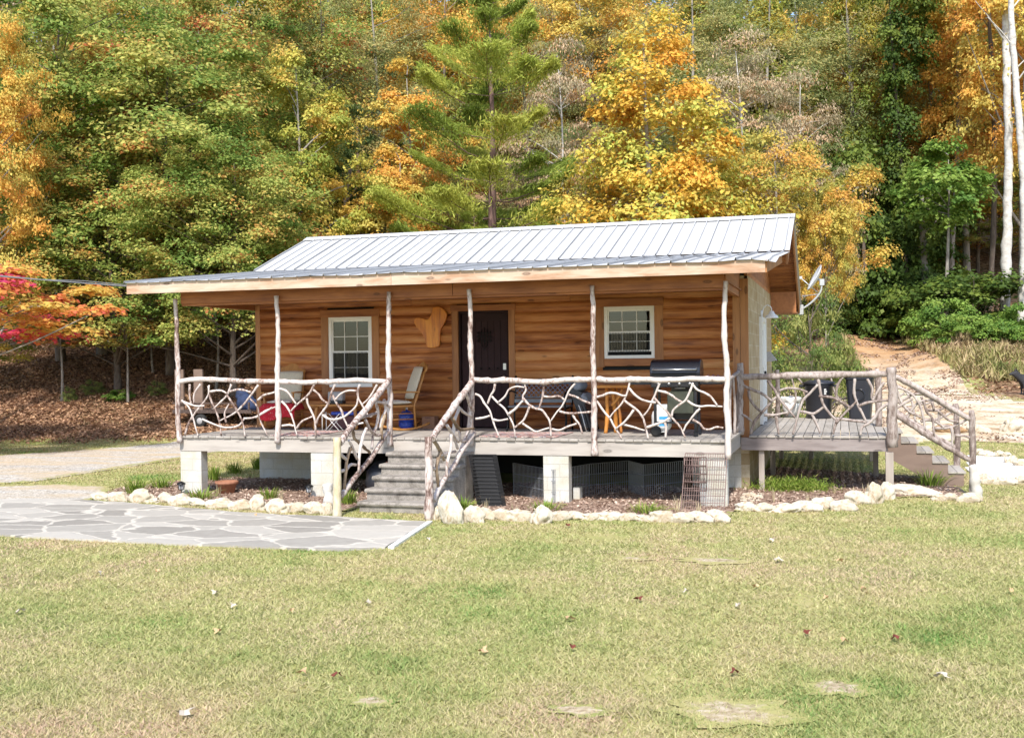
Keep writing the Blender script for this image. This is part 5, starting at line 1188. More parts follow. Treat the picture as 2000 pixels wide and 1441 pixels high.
# ------------------------------------------------------------------ lamp, dish, wire
ly, lz = 5.45, 3.02; t = thing('wall_lamp', 'white gooseneck barn lamp above the side door', 'lamp', (WX1+.02, ly, lz))
mb = MB(); mb.lathe((WX1+.001, ly, lz), [(0, .03), (.07, .03), (.075, 0)], 16, axis='X'); mb.build('wall_plate', 'white_enamel', t)
mb = MB(); mb.tube(smooth_path([(WX1+.03, ly, lz+.02), (WX1+.05, ly, lz+.12), (WX1+.12, ly, lz+.17), (WX1+.19, ly, lz+.12), (WX1+.2, ly, lz+.03)], 4), .01, 8); mb.build('arm', 'white_enamel', t)
mb = MB(); mb.lathe((WX1+.2, ly, lz-.08), [(.13, 0), (.115, .04), (.06, .08), (.04, .13), (0, .14)], 20); mb.build('shade', 'white_enamel', t)
t = thing('satellite_dish', 'grey satellite dish on a curved arm at the roof\'s rear corner', 'satellite dish', (9.9, 9.42, 3.3))
B0 = Vector((9.86, 9.43, 3.25)); mb = MB(); mb.tube(smooth_path([B0, B0+Vector((.22, 0, .15)), B0+Vector((.42, 0, .38)), B0+Vector((.46, 0, .62))], 4), .022, 8); mb.box(B0, (.1, .04, .22)); mb.tube([B0+Vector((.02, 0, .3)), B0+Vector((.4, 0, .34))], .01, 6); mb.build('mast', 'galvanised', t)
mb = MB(); rot = Matrix.Rotation(math.radians(-38), 3, 'Y') @ Matrix.Rotation(math.radians(90), 3, 'Z')
nrm = Vector((-.87, -.16, .46)).normalized(); rot = nrm.to_track_quat('Z', 'Y').to_matrix(); c = B0+Vector((.36, 0, .68))
pr = [(0, 0), (.1, .006), (.2, .025), (.29, .055), (.33, .08), (.335, .075), (.29, .045), (.2, .015), (.1, -.006), (0, -.012)]
mb.lathe(c, [(r_*.95, h) for r_, h in pr], 32, rot=rot); mb.build('reflector', 'dish_grey', t)
mb = MB(); f = c+nrm*.42+Vector((0, 0, -.16)); mb.tube([c+Vector((0, 0, -.3)), f], .01, 6); mb.box(f, (.08, .06, .06)); mb.tube([c, c-nrm*.1, B0+Vector((.46, 0, .6))], .03, 8); mb.box(B0+Vector((.46, 0, .6)), (.1, .08, .14)); mb.build('feed_arm', 'galvanised', t)
mb = MB(); A = Vector((-.74, -.3, 3.52)); Bq = Vector([float(v) for v in PL(-1200, 380, 'Y', 2.5)]); pts = []
for i in range(25): q = i/24; s = A.lerp(Bq, q); s.z -= .25*4*q*(1-q); pts.append(s)
mb.tube(pts, .013, 6); mb.tube([p+Vector((0, 0, .02+.02*math.sin(i*2))) for i, p in enumerate(pts)], .008, 6); tag(mb.build('utility_wire', 'wire_cable'), 'grey utility wire running from the porch roof tip to the picture edge', 'wire')
# ------------------------------------------------------------------ porch furniture
def base(px, py): p = PL(px, py, 'Z', DK); return float(p[0]), float(p[1])
def local(t, loc, rz):
    t.location = loc; t.rotation_euler = (0, 0, rz); return t
def rocker(label, x, y, rz):
    """rocking chair facing -y in its own frame"""
    t = thing('rocking_chair', label, 'rocking chair', (0, 0, 0)); w_ = .27
    seat = MB(); seat.box((0, 0, .43), (.54, .5, .035), None, .4, .012)
    for s in (-1, 1):
        mb = MB(); pts = []
        for i in range(13): q = -1+2*i/12; pts.append((s*w_, q*.46+.06, .02+.1*q*q))
        mb.tube(pts, .02, 8, .5, True, True, 1.1); mb.build('rocker', 'chair_wood', t)
        mb = MB(); mb.tube([(s*w_, -.2, .045), (s*w_, -.21, .43), (s*w_*1.04, -.22, .66)], .019, 8); mb.build('leg', 'chair_wood', t)
        mb = MB(); mb.tube([(s*w_, .26, .05), (s*w_*.98, .24, .43), (s*w_*.92, .38, .82), (s*w_*.88, .5, 1.15)], [.02, .02, .019, .014], 8); mb.build('back_post', 'chair_wood', t)
        mb = MB(); mb.bb((s*w_*1.08-.035, -.27, .66), (s*w_*1.08+.035, .33, .685), None, .008); mb.build('armrest', 'chair_wood', t)
    seat.build('seat', 'chair_wood', t)
    mb = MB()
    for i in range(6): q = -.19+i*.076; mb.tube([(q, .245, .45), (q*.95, .38, .85), (q*.93, .455, 1.03)], .009, 6)
    for z in (.2, .3): mb.tube([(-w_, -.2, z), (w_, -.2, z)], .011, 6); mb.tube([(-w_, -.2, z), (-w_, .25, z)], .011, 6); mb.tube([(w_, -.2, z), (w_, .25, z)], .011, 6)
    mb.build('spindles', 'chair_wood', t)
    mb = MB(); pr = [(-.26, 1.02), (.26, 1.02), (.27, 1.1), (.2, 1.13), (.12, 1.15), (.06, 1.19), (0, 1.2), (-.06, 1.19), (-.12, 1.15), (-.2, 1.13), (-.27, 1.1)]
    mb.prism([(a, .45+(b-1.02)*.35, b) for a, b in pr], (0, .025, 0)); mb.build('top_rail', 'chair_wood', t)
    return local(t, (x, y, DK), rz)
def cushion(label, M4, size, mat, puff=.05, name='cushion'):
    """tufted pad: size (w, h, t) in its own plane"""
    nx, ny = 13, 13; V = []; w_, h_, th = size
    for sgn in (1, -1):
        for j in range(ny):
            for i in range(nx):
                u, v = i/(nx-1)*2-1, j/(ny-1)*2-1; e = (1-abs(u)**4)*(1-abs(v)**4); tuft = .75+.25*abs(math.cos(u*math.pi*1.5))*abs(math.cos(v*math.pi))
                V.append(M4 @ Vector((u*w_/2*(1-.04*v*v), sgn*(.006+th/2*e*tuft), v*h_/2*(1-.04*u*u))))
    F = []
    for k in (0, nx*ny):
        for j in range(ny-1):
            for i in range(nx-1):
                a = k+j*nx+i; F.append((a, a+1, a+nx+1, a+nx) if k == 0 else (a, a+nx, a+nx+1, a+1))
    n = nx*ny; ring = [i for i in range(nx)]+[j*nx+nx-1 for j in range(1, ny)]+[(ny-1)*nx+i for i in range(nx-2, -1, -1)]+[j*nx for j in range(ny-2, 0, -1)]
    for i in range(len(ring)): a, b = ring[i], ring[(i+1) % len(ring)]; F.append((a, b, b+n, a+n))
    mb = MB(); mb.add(V, F, .5, True); return tag(mb.build(name, mat), label, 'cushion')
def frame(x, y, rz): return Matrix.Translation((x, y, DK)) @ Matrix.Rotation(rz, 4, 'Z')
# left rocker faces the lawn
rx, ry, rr_ = .92, 1.86, .12
rocker('wooden rocking chair with a red blanket, facing the lawn', rx, ry, rr_); Fm = frame(rx, ry, rr_)
cushion('beige tufted back cushion tied on the chair with the red blanket', Fm @ Matrix.Translation((0, .31, .78)) @ Matrix.Rotation(-.33, 4, 'X'), (.5, .58, .1), 'cushion_cloth')
cushion('pale seat cushion lying over the red blanket', Fm @ Matrix.Translation((0, -.02, .5)) @ Matrix.Rotation(math.pi/2, 4, 'X'), (.46, .44, .07), 'cushion_white')
def blanket():
    V, F = [], []; nx, ny = 26, 22
    for j in range(ny):
        for i in range(nx):
            u = -.33+.66*i/(nx-1); s = j/(ny-1); prof = [(.2, .463), (-.27, .466), (-.30, .44), (-.315, .2)]
            L_ = s*3; k = min(int(L_), 2); q = L_-k; a, b = prof[k], prof[k+1]
            y_, z_ = a[0]+(b[0]-a[0])*q, a[1]+(b[1]-a[1])*q; drop = max(0, abs(u)-.28)
            if L_ > 2: z_ += .035*math.sin(u*9)*(L_-2); y_ += .015*math.sin(u*38)*(L_-2)
            V.append(Fm @ Vector((u, y_, z_-drop*2.2*(1 if L_ < 2 else .3)+.004*math.sin(i*2+j))))
    for j in range(ny-1):
        for i in range(nx-1): a = j*nx+i; F.append((a, a+1, a+nx+1, a+nx))
    o = MB().add(V, F, .5, True).build('red_blanket', 'red_blanket_cloth', None, False); md = o.modifiers.new('t', 'SOLIDIFY'); md.thickness = .012; tag(o, 'red knitted blanket hanging over a rocking chair seat', 'blanket')
blanket()
# right rocker turned to the side
rx, ry, rr_ = 3.2, 1.75, -.85
rocker('wooden rocking chair turned sideways beside the front door wall', rx, ry, rr_); Fm = frame(rx, ry, rr_)
cushion('beige back cushion hanging from the sideways rocking chair', Fm @ Matrix.Translation((0, .33, .83)) @ Matrix.Rotation(-.33, 4, 'X'), (.46, .6, .09), 'cushion_cloth')
cushion('cream seat cushion on the sideways rocking chair', Fm @ Matrix.Translation((0, -.02, .49)) @ Matrix.Rotation(math.pi/2, 4, 'X'), (.48, .48, .08), 'cushion_white')
# side table with radio, blue lidded box, wire stand
tx, ty = 2.0, 1.95; t = thing('side_table', 'low log legged wooden table under the taller window', 'table', (tx, ty, DK))
mb = MB(); mb.bb((tx-.48, ty-.22, DK+.42), (tx+.48, ty+.22, DK+.455), None, .01); mb.build('tabletop', 'chair_wood', t)
for sx in (-1, 1):
    for sy in (-1, 1):
        mb = MB(); stick(mb, [(tx+sx*.42, ty+sy*.17, DK), (tx+sx*.4, ty+sy*.16, DK+.22), (tx+sx*.37, ty+sy*.14, DK+.42)], .028, .034, 10); mb.build('leg', 'chair_wood', t)
t = thing('radio', 'grey and black radio on the low table', 'radio', (tx-.05, ty, DK+.455))
MB().box((tx-.05, ty, DK+.595), (.29, .15, .17), None, .5, .02).build('case', 'grey_plastic', t)
MB().box((tx-.05, ty, DK+.483), (.3, .16, .055), None, .5, .01).build('base', 'black_plastic', t)
mb = MB(); mb.lathe((tx-.15, ty-.085, DK+.49), [(0, -.012), (.02, -.01), (.02, 0)], 14, axis='Y'); mb.build('dial', 'cushion_white', t)
t = thing('cooler', 'dark cooler with bright blue lid under the low table', 'cooler', (tx+.15, ty, DK))
MB().box((tx+.15, ty-.02, DK+.13), (.44, .27, .25), None, .5, .02).build('body', 'dark_body', t); MB().box((tx+.15, ty-.02, DK+.29), (.48, .3, .06), None, .5, .02).build('lid', 'blue_plastic', t)
t = thing('folding_stand', 'small white folding wire stand before the low table', 'stand', (2.1, 1.45, DK)); mb = MB()
for s in (-.0, .16):
    mb.tube([(1.98, 1.4+s, DK), (2.26, 1.4+s, DK+.3)], .006, 6); mb.tube([(2.26, 1.4+s, DK), (1.98, 1.4+s, DK+.3)], .006, 6); mb.tube([(1.93, 1.4+s, DK), (1.93, 1.4+s, DK+.33)], .006, 6)
mb.tube([(1.93, 1.4, DK+.33), (1.93, 1.56, DK+.33)], .006, 6); mb.tube([(1.98, 1.4, DK+.3), (1.98, 1.56, DK+.3)], .006, 6); mb.tube([(2.26, 1.4, DK+.3), (2.26, 1.56, DK+.3)], .006, 6); mb.build('frame', 'white_enamel', t)
# water jug and small box
t = thing('water_jug', 'blue water jug behind the sideways rocking chair', 'jug', (3.22, 2.15, DK)); mb = MB(); pr = [(0, 0), (.12, 0), (.135, .02), (.135, .1), (.125, .11), (.135, .12), (.135, .24), (.1, .3), (.03, .33), (.03, .37), (0, .37)]
mb.lathe((3.22, 2.15, DK), pr, 24); mb.build('body', 'blue_plastic', t); MB().lathe((3.22, 2.15, DK+.37), [(.035, -.02), (.035, .015), (0, .016)], 14).build('cap', 'white_enamel', t)
t = thing('cardboard_box', 'small brown box against the wall beside the sideways chair', 'box', (3.66, 2.2, DK)); MB().box((3.66, 2.2, DK+.11), (.24, .2, .22), None, .5, .004).build('body', 'cardboard', t); MB().box((3.66, 2.09, DK+.2), (.1, .01, .012)).build('handle', 'dark_body', t)
# rugs
for (a, b, lab) in (((527, 851), (700, 838), 'multicoloured rag rug in front of the low table'), ((935, 853), (1152, 836), 'multicoloured rag rug in front of the front door and bench')):
    x0, y0 = base(*a); x1, y1 = base(*b); y0 = max(y0, .12); n = 40; mb = MB(); V = []
    for j in (0, 1):
        for i in range(n+1): xx = x0+(x1-x0)*i/n; V.append((xx, (y0 if j == 0 else min(y1, 1.35))+.015*math.sin(i*1.9), DK+.012+.003*math.sin(i)))
    mb.add(V, [(i, i+1, n+2+i, n+1+i) for i in range(n)], .5); o = mb.build('rag_rug', 'rag_rug', None, False); md = o.modifiers.new('t', 'SOLIDIFY'); md.thickness = .012; tag(o, lab, 'rug')
# bench
bx0, bx1, by = 5.28, 6.3, 2.0; t = thing('garden_bench', 'black iron lattice bench with curled arms against the log wall', 'bench', ((bx0+bx1)/2, by, DK))
for xx in (bx0, bx1):
    mb = MB(); mb.tube(smooth_path([(xx, by+.12, DK), (xx, by+.05, DK+.2), (xx, by+.08, DK+.42), (xx, by+.14, DK+.6), (xx, by+.2, DK+.86), (xx, by+.17, DK+.92), (xx, by+.12, DK+.88)], 4), .018, 8)
    mb.tube(smooth_path([(xx, by-.42, DK), (xx, by-.34, DK+.18), (xx, by-.4, DK+.38), (xx, by-.42, DK+.55), (xx, by-.36, DK+.65), (xx, by-.28, DK+.62), (xx, by-.3, DK+.54)], 4), .018, 8)
    mb.tube(smooth_path([(xx, by-.4, DK+.62), (xx, by-.15, DK+.68), (xx, by+.14, DK+.64)], 4), .016, 8); mb.tube([(xx, by-.4, DK+.38), (xx, by+.1, DK+.4)], .015, 8)
    mb.build('end_frame', 'black_iron', t)
mb = MB()
for i in range(6): mb.bb((bx0-.02, by-.4+i*.085, DK+.405), (bx1+.02, by-.4+i*.085+.065, DK+.43), None, .004)
mb.build('seat', 'bench_slat', t)
mb = MB(); n = 12; zl, zh = DK+.56, DK+.8; yy = lambda z: by+.11+(z-zl)*.22
for i in range(-3, n+1):
    for s in (1, -1):
        xa = bx0+(bx1-bx0)*i/n; xb = xa+s*(zh-zl); 
        if s == -1: xa, xb = xa+(zh-zl), xa
        za, zb = zl, zh
        q0, q1 = 0., 1.
        for lim in (bx0, bx1):
            if (xa-lim)*(xb-lim) < 0:
                q = (lim-xa)/(xb-xa)
                if (xa < bx0 or xa > bx1): q0 = max(q0, q)
                else: q1 = min(q1, q)
        if not (bx0-.001 <= xa+(xb-xa)*(q0+q1)/2 <= bx1+.001): continue
        pa = (xa+(xb-xa)*q0, yy(za+(zb-za)*q0), za+(zb-za)*q0); pb = (xa+(xb-xa)*q1, yy(za+(zb-za)*q1)+.006*s, za+(zb-za)*q1); mb.tube([pa, pb], .0085, 5)
mb.build('lattice', 'bench_iron', t)
mb = MB()
for z in (zl, zh): mb.tube([(bx0, yy(z), z), (bx1, yy(z), z)], .016, 6)
mb.bb((bx0, by+.075, DK+.47), (bx1, by+.095, DK+.53)); mb.tube(smooth_path([(bx0, yy(zh), zh), ((bx0+bx1)/2, yy(zh)+.02, zh+.07), (bx1, yy(zh), zh)], 6), .014, 6); mb.build('backrest', 'bench_slat', t)
# folded recliner
lx, ly_ = 6.62, 1.55; t = thing('folded_recliner', 'folded black outdoor recliner with grey blue headrest leaning behind a post', 'recliner', (lx, ly_, DK))
for k in range(4):
    o_ = k*.05; mb = MB(); mb.tube(smooth_path([(lx-.28+o_, ly_+.1, DK+.72), (lx-.12+o_, ly_+.05, DK+.4), (lx+.0+o_, ly_, DK+.02)], 4), .011, 6); mb.tube(smooth_path([(lx-.28+o_, ly_+.6, DK+.72), (lx-.12+o_, ly_+.55, DK+.4), (lx+.0+o_, ly_+.5, DK+.02)], 4), .011, 6); mb.tube([(lx+o_, ly_, DK+.02), (lx+o_, ly_+.5, DK+.02)], .011, 6); mb.build('frame', 'steel' if k == 1 else 'black_iron', t)
mb = MB(); mb.prism([(lx-.26, ly_+.06, DK+.74), (lx-.02, ly_+.03, DK+.06), (lx+.14, ly_+.03, DK+.06), (lx-.04, ly_+.06, DK+.66)], (0, .5, 0)); mb.build('sling', 'black_plastic', t)
mb = MB(); c = Vector((lx-.12, ly_+.3, DK+.76)); mb.tube([c+Vector((0, -.26, 0)), c+Vector((0, -.2, .0)), c+Vector((0, .2, 0)), c+Vector((0, .26, 0))], [.05, .085, .085, .05], 14); mb.build('headrest', 'pillow_blue', t)
MB().box((lx+.0, ly_+.28, DK+.56), (.16, .46, .1), Matrix.Rotation(1.1, 3, 'Y'), .5, .03).build('pad', 'pillow_blue', t)
# rustic stump table
sx_, sy_ = 7.17, 1.35; t = thing('stump_table', 'orange rustic wooden table on twisted branch legs beside the grill', 'table', (sx_, sy_, DK))
mb = MB(); mb.box((sx_+.03, sy_, DK+.76), (.56, .4, .045), None, .6, .012); mb.build('tabletop', 'stump_wood', t)
for i, (a, b_, r_) in enumerate((((-.12, -.08), (-.1, -.05), .03), ((.02, .1), (-.02, .02), .033), ((.13, -.04), (.05, .02), .02))):
    mb = MB(); stick(mb, [(sx_+a[0], sy_+a[1], DK), (sx_+(a[0]+b_[0])/2+.02, sy_+a[1]*.6, DK+.3), (sx_+b_[0], sy_+b_[1], DK+.73)], r_*1.15, r_, 10, 6, .25); mb.build('leg', 'stump_wood', t)
mb = MB(); stick(mb, [(sx_-.02, sy_-.03, DK+.45), (sx_+.1, sy_-.05, DK+.58), (sx_+.16, sy_-.04, DK+.73)], .025, .02, 8); mb.build('brace', 'stump_wood', t)
# grill
gx, gy = 8.28, .85; t = thing('gas_grill', 'black gas grill with hood and side shelves on the porch', 'grill', (gx, gy, DK))
mb = MB(); hw = .385; prof = [(-.24, .88), (-.25, .98), (-.235, 1.06), (-.17, 1.15), (-.06, 1.185), (.1, 1.185), (.2, 1.12), (.24, 1.0), (.24, .88)]
mb.prism([(gx-hw, gy+a, DK+b) for a, b in prof], (2*hw, 0, 0)); hood = mb.build('hood', 'black_enamel', t)
bv = hood.modifiers.new('b', 'BEVEL'); bv.width = .02; bv.segments = 3
mb = MB(); mb.tube([(gx-.34, gy-.3, DK+1.03), (gx+.34, gy-.3, DK+1.03)], .013, 8); mb.tube([(gx-.33, gy-.3, DK+1.03), (gx-.33, gy-.23, DK+1.05)], .01, 6); mb.tube([(gx+.33, gy-.3, DK+1.03), (gx+.33, gy-.23, DK+1.05)], .01, 6); mb.build('handle', 'steel', hood)
MB().bb((gx-.36, gy-.24, DK+.78), (gx+.36, gy+.23, DK+.876), None, .01).build('firebox', 'black_enamel', t)
mb = MB(); mb.bb((gx-.36, gy-.3, DK+.76), (gx+.36, gy-.245, DK+.87), None, .01); cp = mb.build('control_panel', 'black_enamel', t)
for i in range(4): MB().lathe((gx-.24+i*.16, gy-.302, DK+.815), [(0, -.03), (.02, -.028), (.024, 0)], 14, axis='Y').build('knob', 'steel', cp)
for s in (-1, 1):
    MB().bb((gx+s*.37, gy-.22, DK+.80), (gx+s*.72, gy+.2, DK+.845), None, .01).build('side_shelf', 'black_enamel', t)
for s in (-1, 1):
    for q in (-1, 1):
        mb = MB(); mb.bb((gx+s*.31-.022, gy+q*.2-.022, DK+.04), (gx+s*.31+.022, gy+q*.2+.022, DK+.78)); 
        if s == 1: mb.bb((gx+s*.31-.035, gy+q*.2-.035, DK), (gx+s*.31+.035, gy+q*.2+.035, DK+.08), None, .01)
        mb.build('leg', 'black_enamel', t)
MB().bb((gx-.31, gy-.2, DK+.2), (gx+.31, gy+.2, DK+.23)).build('bottom_shelf', 'black_enamel', t)
MB().bb((gx-.12, gy-.225, DK+.36), (gx+.28, gy-.21, DK+.7), None, .003).build('door_panel', 'mirror_panel', t)
MB().bb((gx-.12, gy+.19, DK+.24), (gx+.28, gy+.2, DK+.78)).build('back_panel', 'black_enamel', t)
mb = MB(); mb.tube([(gx-.0, gy-.25, DK+.745), (gx+.16, gy-.25, DK+.745)], .01, 6); mb.build('handle', 'steel', t)
for q in (-.24, .24):
    mb = MB(); mb.lathe((gx-.3, gy+q, DK+.085), [(.0, -.025), (.05, -.025), (.082, -.02), (.085, 0), (.082, .02), (.05, .025), (0, .025)], 24, axis='Y'); mb.build('wheel', 'rubber', t)
tkx, tky = gx-.24, gy-.02; t = thing('propane_tank', 'white propane tank with a blue label hanging on the grill cart', 'gas tank', (tkx, tky, DK+.06)); b0 = DK+.06
mb = MB(); mb.lathe((tkx, tky-.02, b0), [(.1, 0), (.1, .03), (.13, .045), (.155, .09), (.155, .26), (.135, .32), (.07, .35), (0, .355)], 28); mb.build('body', 'white_enamel', t)
mb = MB(); mb.lathe((tkx, tky-.02, b0+.33), [(.09, 0), (.095, .1), (.09, .1), (.085, 0)], 20); mb.lathe((tkx, tky-.02, b0+.35), [(.03, 0), (.03, .07), (0, .07)], 12); mb.build('collar', 'white_enamel', t)
mb = MB(); V = []; 
for i in range(9):
    a = -math.pi/2-.1+i*.11
    for z in (.1, .14, .2, .25): V.append((tkx+.157*math.cos(a), tky-.02+.157*math.sin(a), b0+z))
mb.add(V, [(i*4+j, (i+1)*4+j, (i+1)*4+j+1, i*4+j+1) for i in range(8) for j in (0, 2)], .5); mb.build('label', 'label_blue', t, False)
t = thing('serving_tray', 'white tray with dark pieces on the grill shelf', 'tray', (gx+.56, gy, DK+.845)); MB().lathe((gx+.56, gy, DK+.845), [(0, .01), (.12, .01), (.165, .07), (.17, .07), (.125, 0), (0, 0)], 24).build('dish', 'white_enamel', t)
mb = MB()
for i in range(3): mb.lathe((gx+.48+i*.075, gy-.02+.03*(i % 2), DK+.875), [(0, 0), (.03, .02), (.032, .05), (0, .075)], 10)
mb.build('contents', 'dark_body', t)
# ------------------------------------------------------------------ bins and bucket on the side deck
def bin_round(px, py):
    p = PL(px, py, 'Z', SZ); x, y = float(p[0]), float(p[1])+.25; t = thing('trash_can', 'round black trash can with domed lid and side handles on the side deck', 'trash can', (x, y, SZ))
    MB().lathe((x, y, SZ), [(0, 0), (.235, 0), (.245, .02), (.285, .66), (.3, .67), (.3, .71), (0, .71)], 32).build('body', 'black_plastic', t)
    mb = MB(); mb.lathe((x, y, SZ+.711), [(.325, 0), (.33, .03), (.29, .045), (.2, .075), (0, .09)], 32); mb.build('lid', 'black_plastic', t)
    for s in (-1, 1): MB().box((x+s*.34, y, SZ+.67), (.11, .14, .05), None, .5, .015).build('handle', 'black_plastic', t)
    mb = MB()
    for j, ln in enumerate((3, 4, 3)):
        for i in range(ln):
            a = -math.pi/2+.42+i*.055; rr = .289; mb.box((x+rr*math.cos(a), y+rr*math.sin(a), SZ+.6-j*.042), (.012, .004, .028), Matrix.Rotation(a+math.pi/2, 3, 'Z'))
    mb.build('lettering', 'white_enamel', t)
bin_round(1599, 818)
def bin_square(px, py):
    p = PL(px, py, 'Z', SZ); x, y = float(p[0]), float(p[1])+.25; t = thing('trash_can', 'square black wheeled trash bin near the side stairs', 'trash can', (x, y, SZ)); R3 = Matrix.Rotation(-.12, 3, 'Z')
    V = []
    for (w_, d_, z) in ((.2, .2, 0), (.205, .205, .02), (.27, .26, .8), (.29, .28, .81), (.29, .28, .85)):
        for i in range(28):
            a = 2*math.pi*i/28; c, s = math.cos(a), math.sin(a); k = (abs(c)**6+abs(s)**6)**(-1/6); V.append(R3 @ Vector((w_*c*k, d_*s*k, z))+Vector((x, y, SZ)))
    mb = MB(); mb.add(V, [(j*28+i, j*28+(i+1) % 28, (j+1)*28+(i+1) % 28, (j+1)*28+i) for j in range(4) for i in range(28)]+[tuple(range(28))], .5, False); mb.build('body', 'black_plastic', t)
    mb = MB(); mb.box((x, y, SZ+.87), (.6, .58, .035), R3, .5, .015); mb.build('lid', 'black_plastic', t)
    mb = MB(); c = Vector((x, y, SZ+.5))+R3 @ Vector((0, -.248, 0)); mb.lathe(c, [(.1, 0), (.1, -.02), (.12, -.02), (.12, 0)], 28, axis='Y', rot=R3); mb.build('emblem_ring', 'black_enamel', t)
    for s in (-1, 1): MB().lathe((x+s*.2, y+.24, SZ+.09), [(0, -.02), (.09, -.02), (.09, .02), (0, .02)], 20, axis='X').build('wheel', 'rubber', t)
bin_square(1681, 819)
p = PL(1544, 815, 'Z', SZ); x, y = float(p[0]), float(p[1])+.2; t = thing('bucket', 'white bucket with a loose liner near the white side door', 'bucket', (x, y, SZ))
MB().lathe((x, y, SZ), [(0, 0), (.16, 0), (.19, .38), (.18, .38), (.15, .02), (0, .02)], 24).build('body', 'white_enamel', t)
mb = MB(); V = []; n = 40
for j, (r_, z) in enumerate(((.185, .3), (.21, .35), (.22, .41), (.2, .43), (.15, .4))):
    for i in range(n): a = 2*math.pi*i/n; k = r_*(1+.06*math.sin(a*7+j)); V.append((x+k*math.cos(a), y+k*math.sin(a), SZ+z+.012*math.sin(a*5+j*2)))
mb.add(V, [(j*n+i, j*n+(i+1) % n, (j+1)*n+(i+1) % n, (j+1)*n+i) for j in range(4) for i in range(n)], .5, True); mb.build('liner', 'white_enamel', t, False)
# ------------------------------------------------------------------ trailer with bundles
p = G(412, 834); x, y = float(p[0]), float(p[1]); z0 = hz(x, y); mpp = float(np.dot(p-CAM, CF))/FPX
t = thing('utility_trailer', 'rusty utility trailer with wooden uprights behind the porch', 'trailer', (x, y, z0))
xa, xb = x-86*mpp, x+88*mpp; mb = MB(); mb.bb((xa, y, z0+.42), (xb, y+.06, z0+.52)); mb.bb((xa, y+1.3, z0+.42), (xb, y+1.36, z0+.52)); mb.bb((xa, y+.06, z0+.46), (xb, y+1.3, z0+.5)); mb.bb((xa, y, z0+.7), (xb-.5, y+.04, z0+.74)); mb.build('bed', 'rusty_steel', t)
for q in (xa+.05, xa+46*mpp): MB().bb((q, y+.07, z0+.5), (q+.3, y+.13, z0+1.75)).build('upright_board', 'stringer_wood', t)
for q in (xb-.1, (xa+xb)/2): MB().bb((q, y+.0, z0+.5), (q+.05, y+.05, z0+.75)).build('stake', 'rusty_steel', t)
for yy_ in (-.16, 1.4):
    mb = MB(); mb.lathe((x-16*mpp, y+yy_, z0+.2), [(.0, -.06), (.1, -.07), (.18, -.08), (.2, -.05), (.2, .05), (.18, .08), (.1, .07), (0, .06)], 24, axis='Y'); w0 = mb.build('wheel', 'rubber', t); MB().lathe((x-16*mpp, y+yy_-.075, z0+.2), [(0, -.01), (.07, -.01), (.1, .01)], 16, axis='Y').build('rim', 'grey_plastic', w0)
MB().tube([(xb, y+.7, z0+.46), (xb+1.0, y+.7, z0+.4)], .04, 8).build('tongue', 'rusty_steel', t)
x2, z2 = x+62*mpp, z0+.52; mb = MB()
for (dx, dz, r_) in ((0, .25, .28), (.2, .15, .22), (-.12, .45, .2)): mb.lathe((x2+dx, y+.4, z2+dz-r_), [(0, 0), (r_*.8, .02), (r_, r_*.7), (r_*.85, r_*1.5), (0, r_*2)], 14)
tag(mb.build('cloth_bundle', 'blue_cloth'), 'dark blue cloth bundle lying on the trailer', 'bundle')
# ------------------------------------------------------------------ dog at the right edge
def dog():
    p = G(2000, 772); x, y = float(p[0])+.12, float(p[1]); z = hz(x, y); s = 1.
    pts = [(.35, 0, .5), (.1, 0, .52), (-.15, 0, .5), (-.3, 0, .6), (-.4, 0, .7), (-.5, 0, .7), (-.6, 0, .67), (-.37, -.05, .78), (-.37, .05, .78), (-.39, -.07, .86), (-.39, .07, .86),
           (.36, -.09, .34), (.3, -.09, .36), (.4, -.09, .2), (.38, -.09, .02), (.4, .09, .2), (.38, .09, .02), (-.16, -.09, .34), (-.16, -.09, .18), (-.18, -.09, .02), (-.16, .09, .34), (-.16, .09, .18), (-.18, .09, .02), (.5, 0, .55), (.62, 0, .7)]
    E_ = [(0, 1), (1, 2), (2, 3), (3, 4), (4, 5), (5, 6), (4, 7), (4, 8), (7, 9), (8, 10), (0, 11), (11, 13), (13, 14), (0, 12), (12, 15), (15, 16), (2, 17), (17, 18), (18, 19), (2, 20), (20, 21), (21, 22), (0, 23), (23, 24)]
    R_ = [.12, .13, .15, .1, .085, .06, .035, .03, .03, .012, .012, .07, .07, .035, .028, .035, .028, .05, .032, .026, .05, .032, .026, .03, .015]
    me = bpy.data.meshes.new('dog'); me.from_pydata(pts, E_, []); o = bpy.data.objects.new('dog', me); COL.objects.link(o); o.modifiers.new('s', 'SKIN')
    for v, r_ in zip(me.skin_vertices[0].data, R_): v.radius = (r_, r_)
    me.skin_vertices[0].data[0].use_root = True
    m = o.modifiers.new('ss', 'SUBSURF'); m.levels = 2; m.render_levels = 2
    o.location = (x, y, z); o.rotation_euler = (0, 0, .3); me.materials.append(MATS['dog_fur']); tag(o, 'black dog with pricked ears standing at the picture edge', 'dog')


dog()
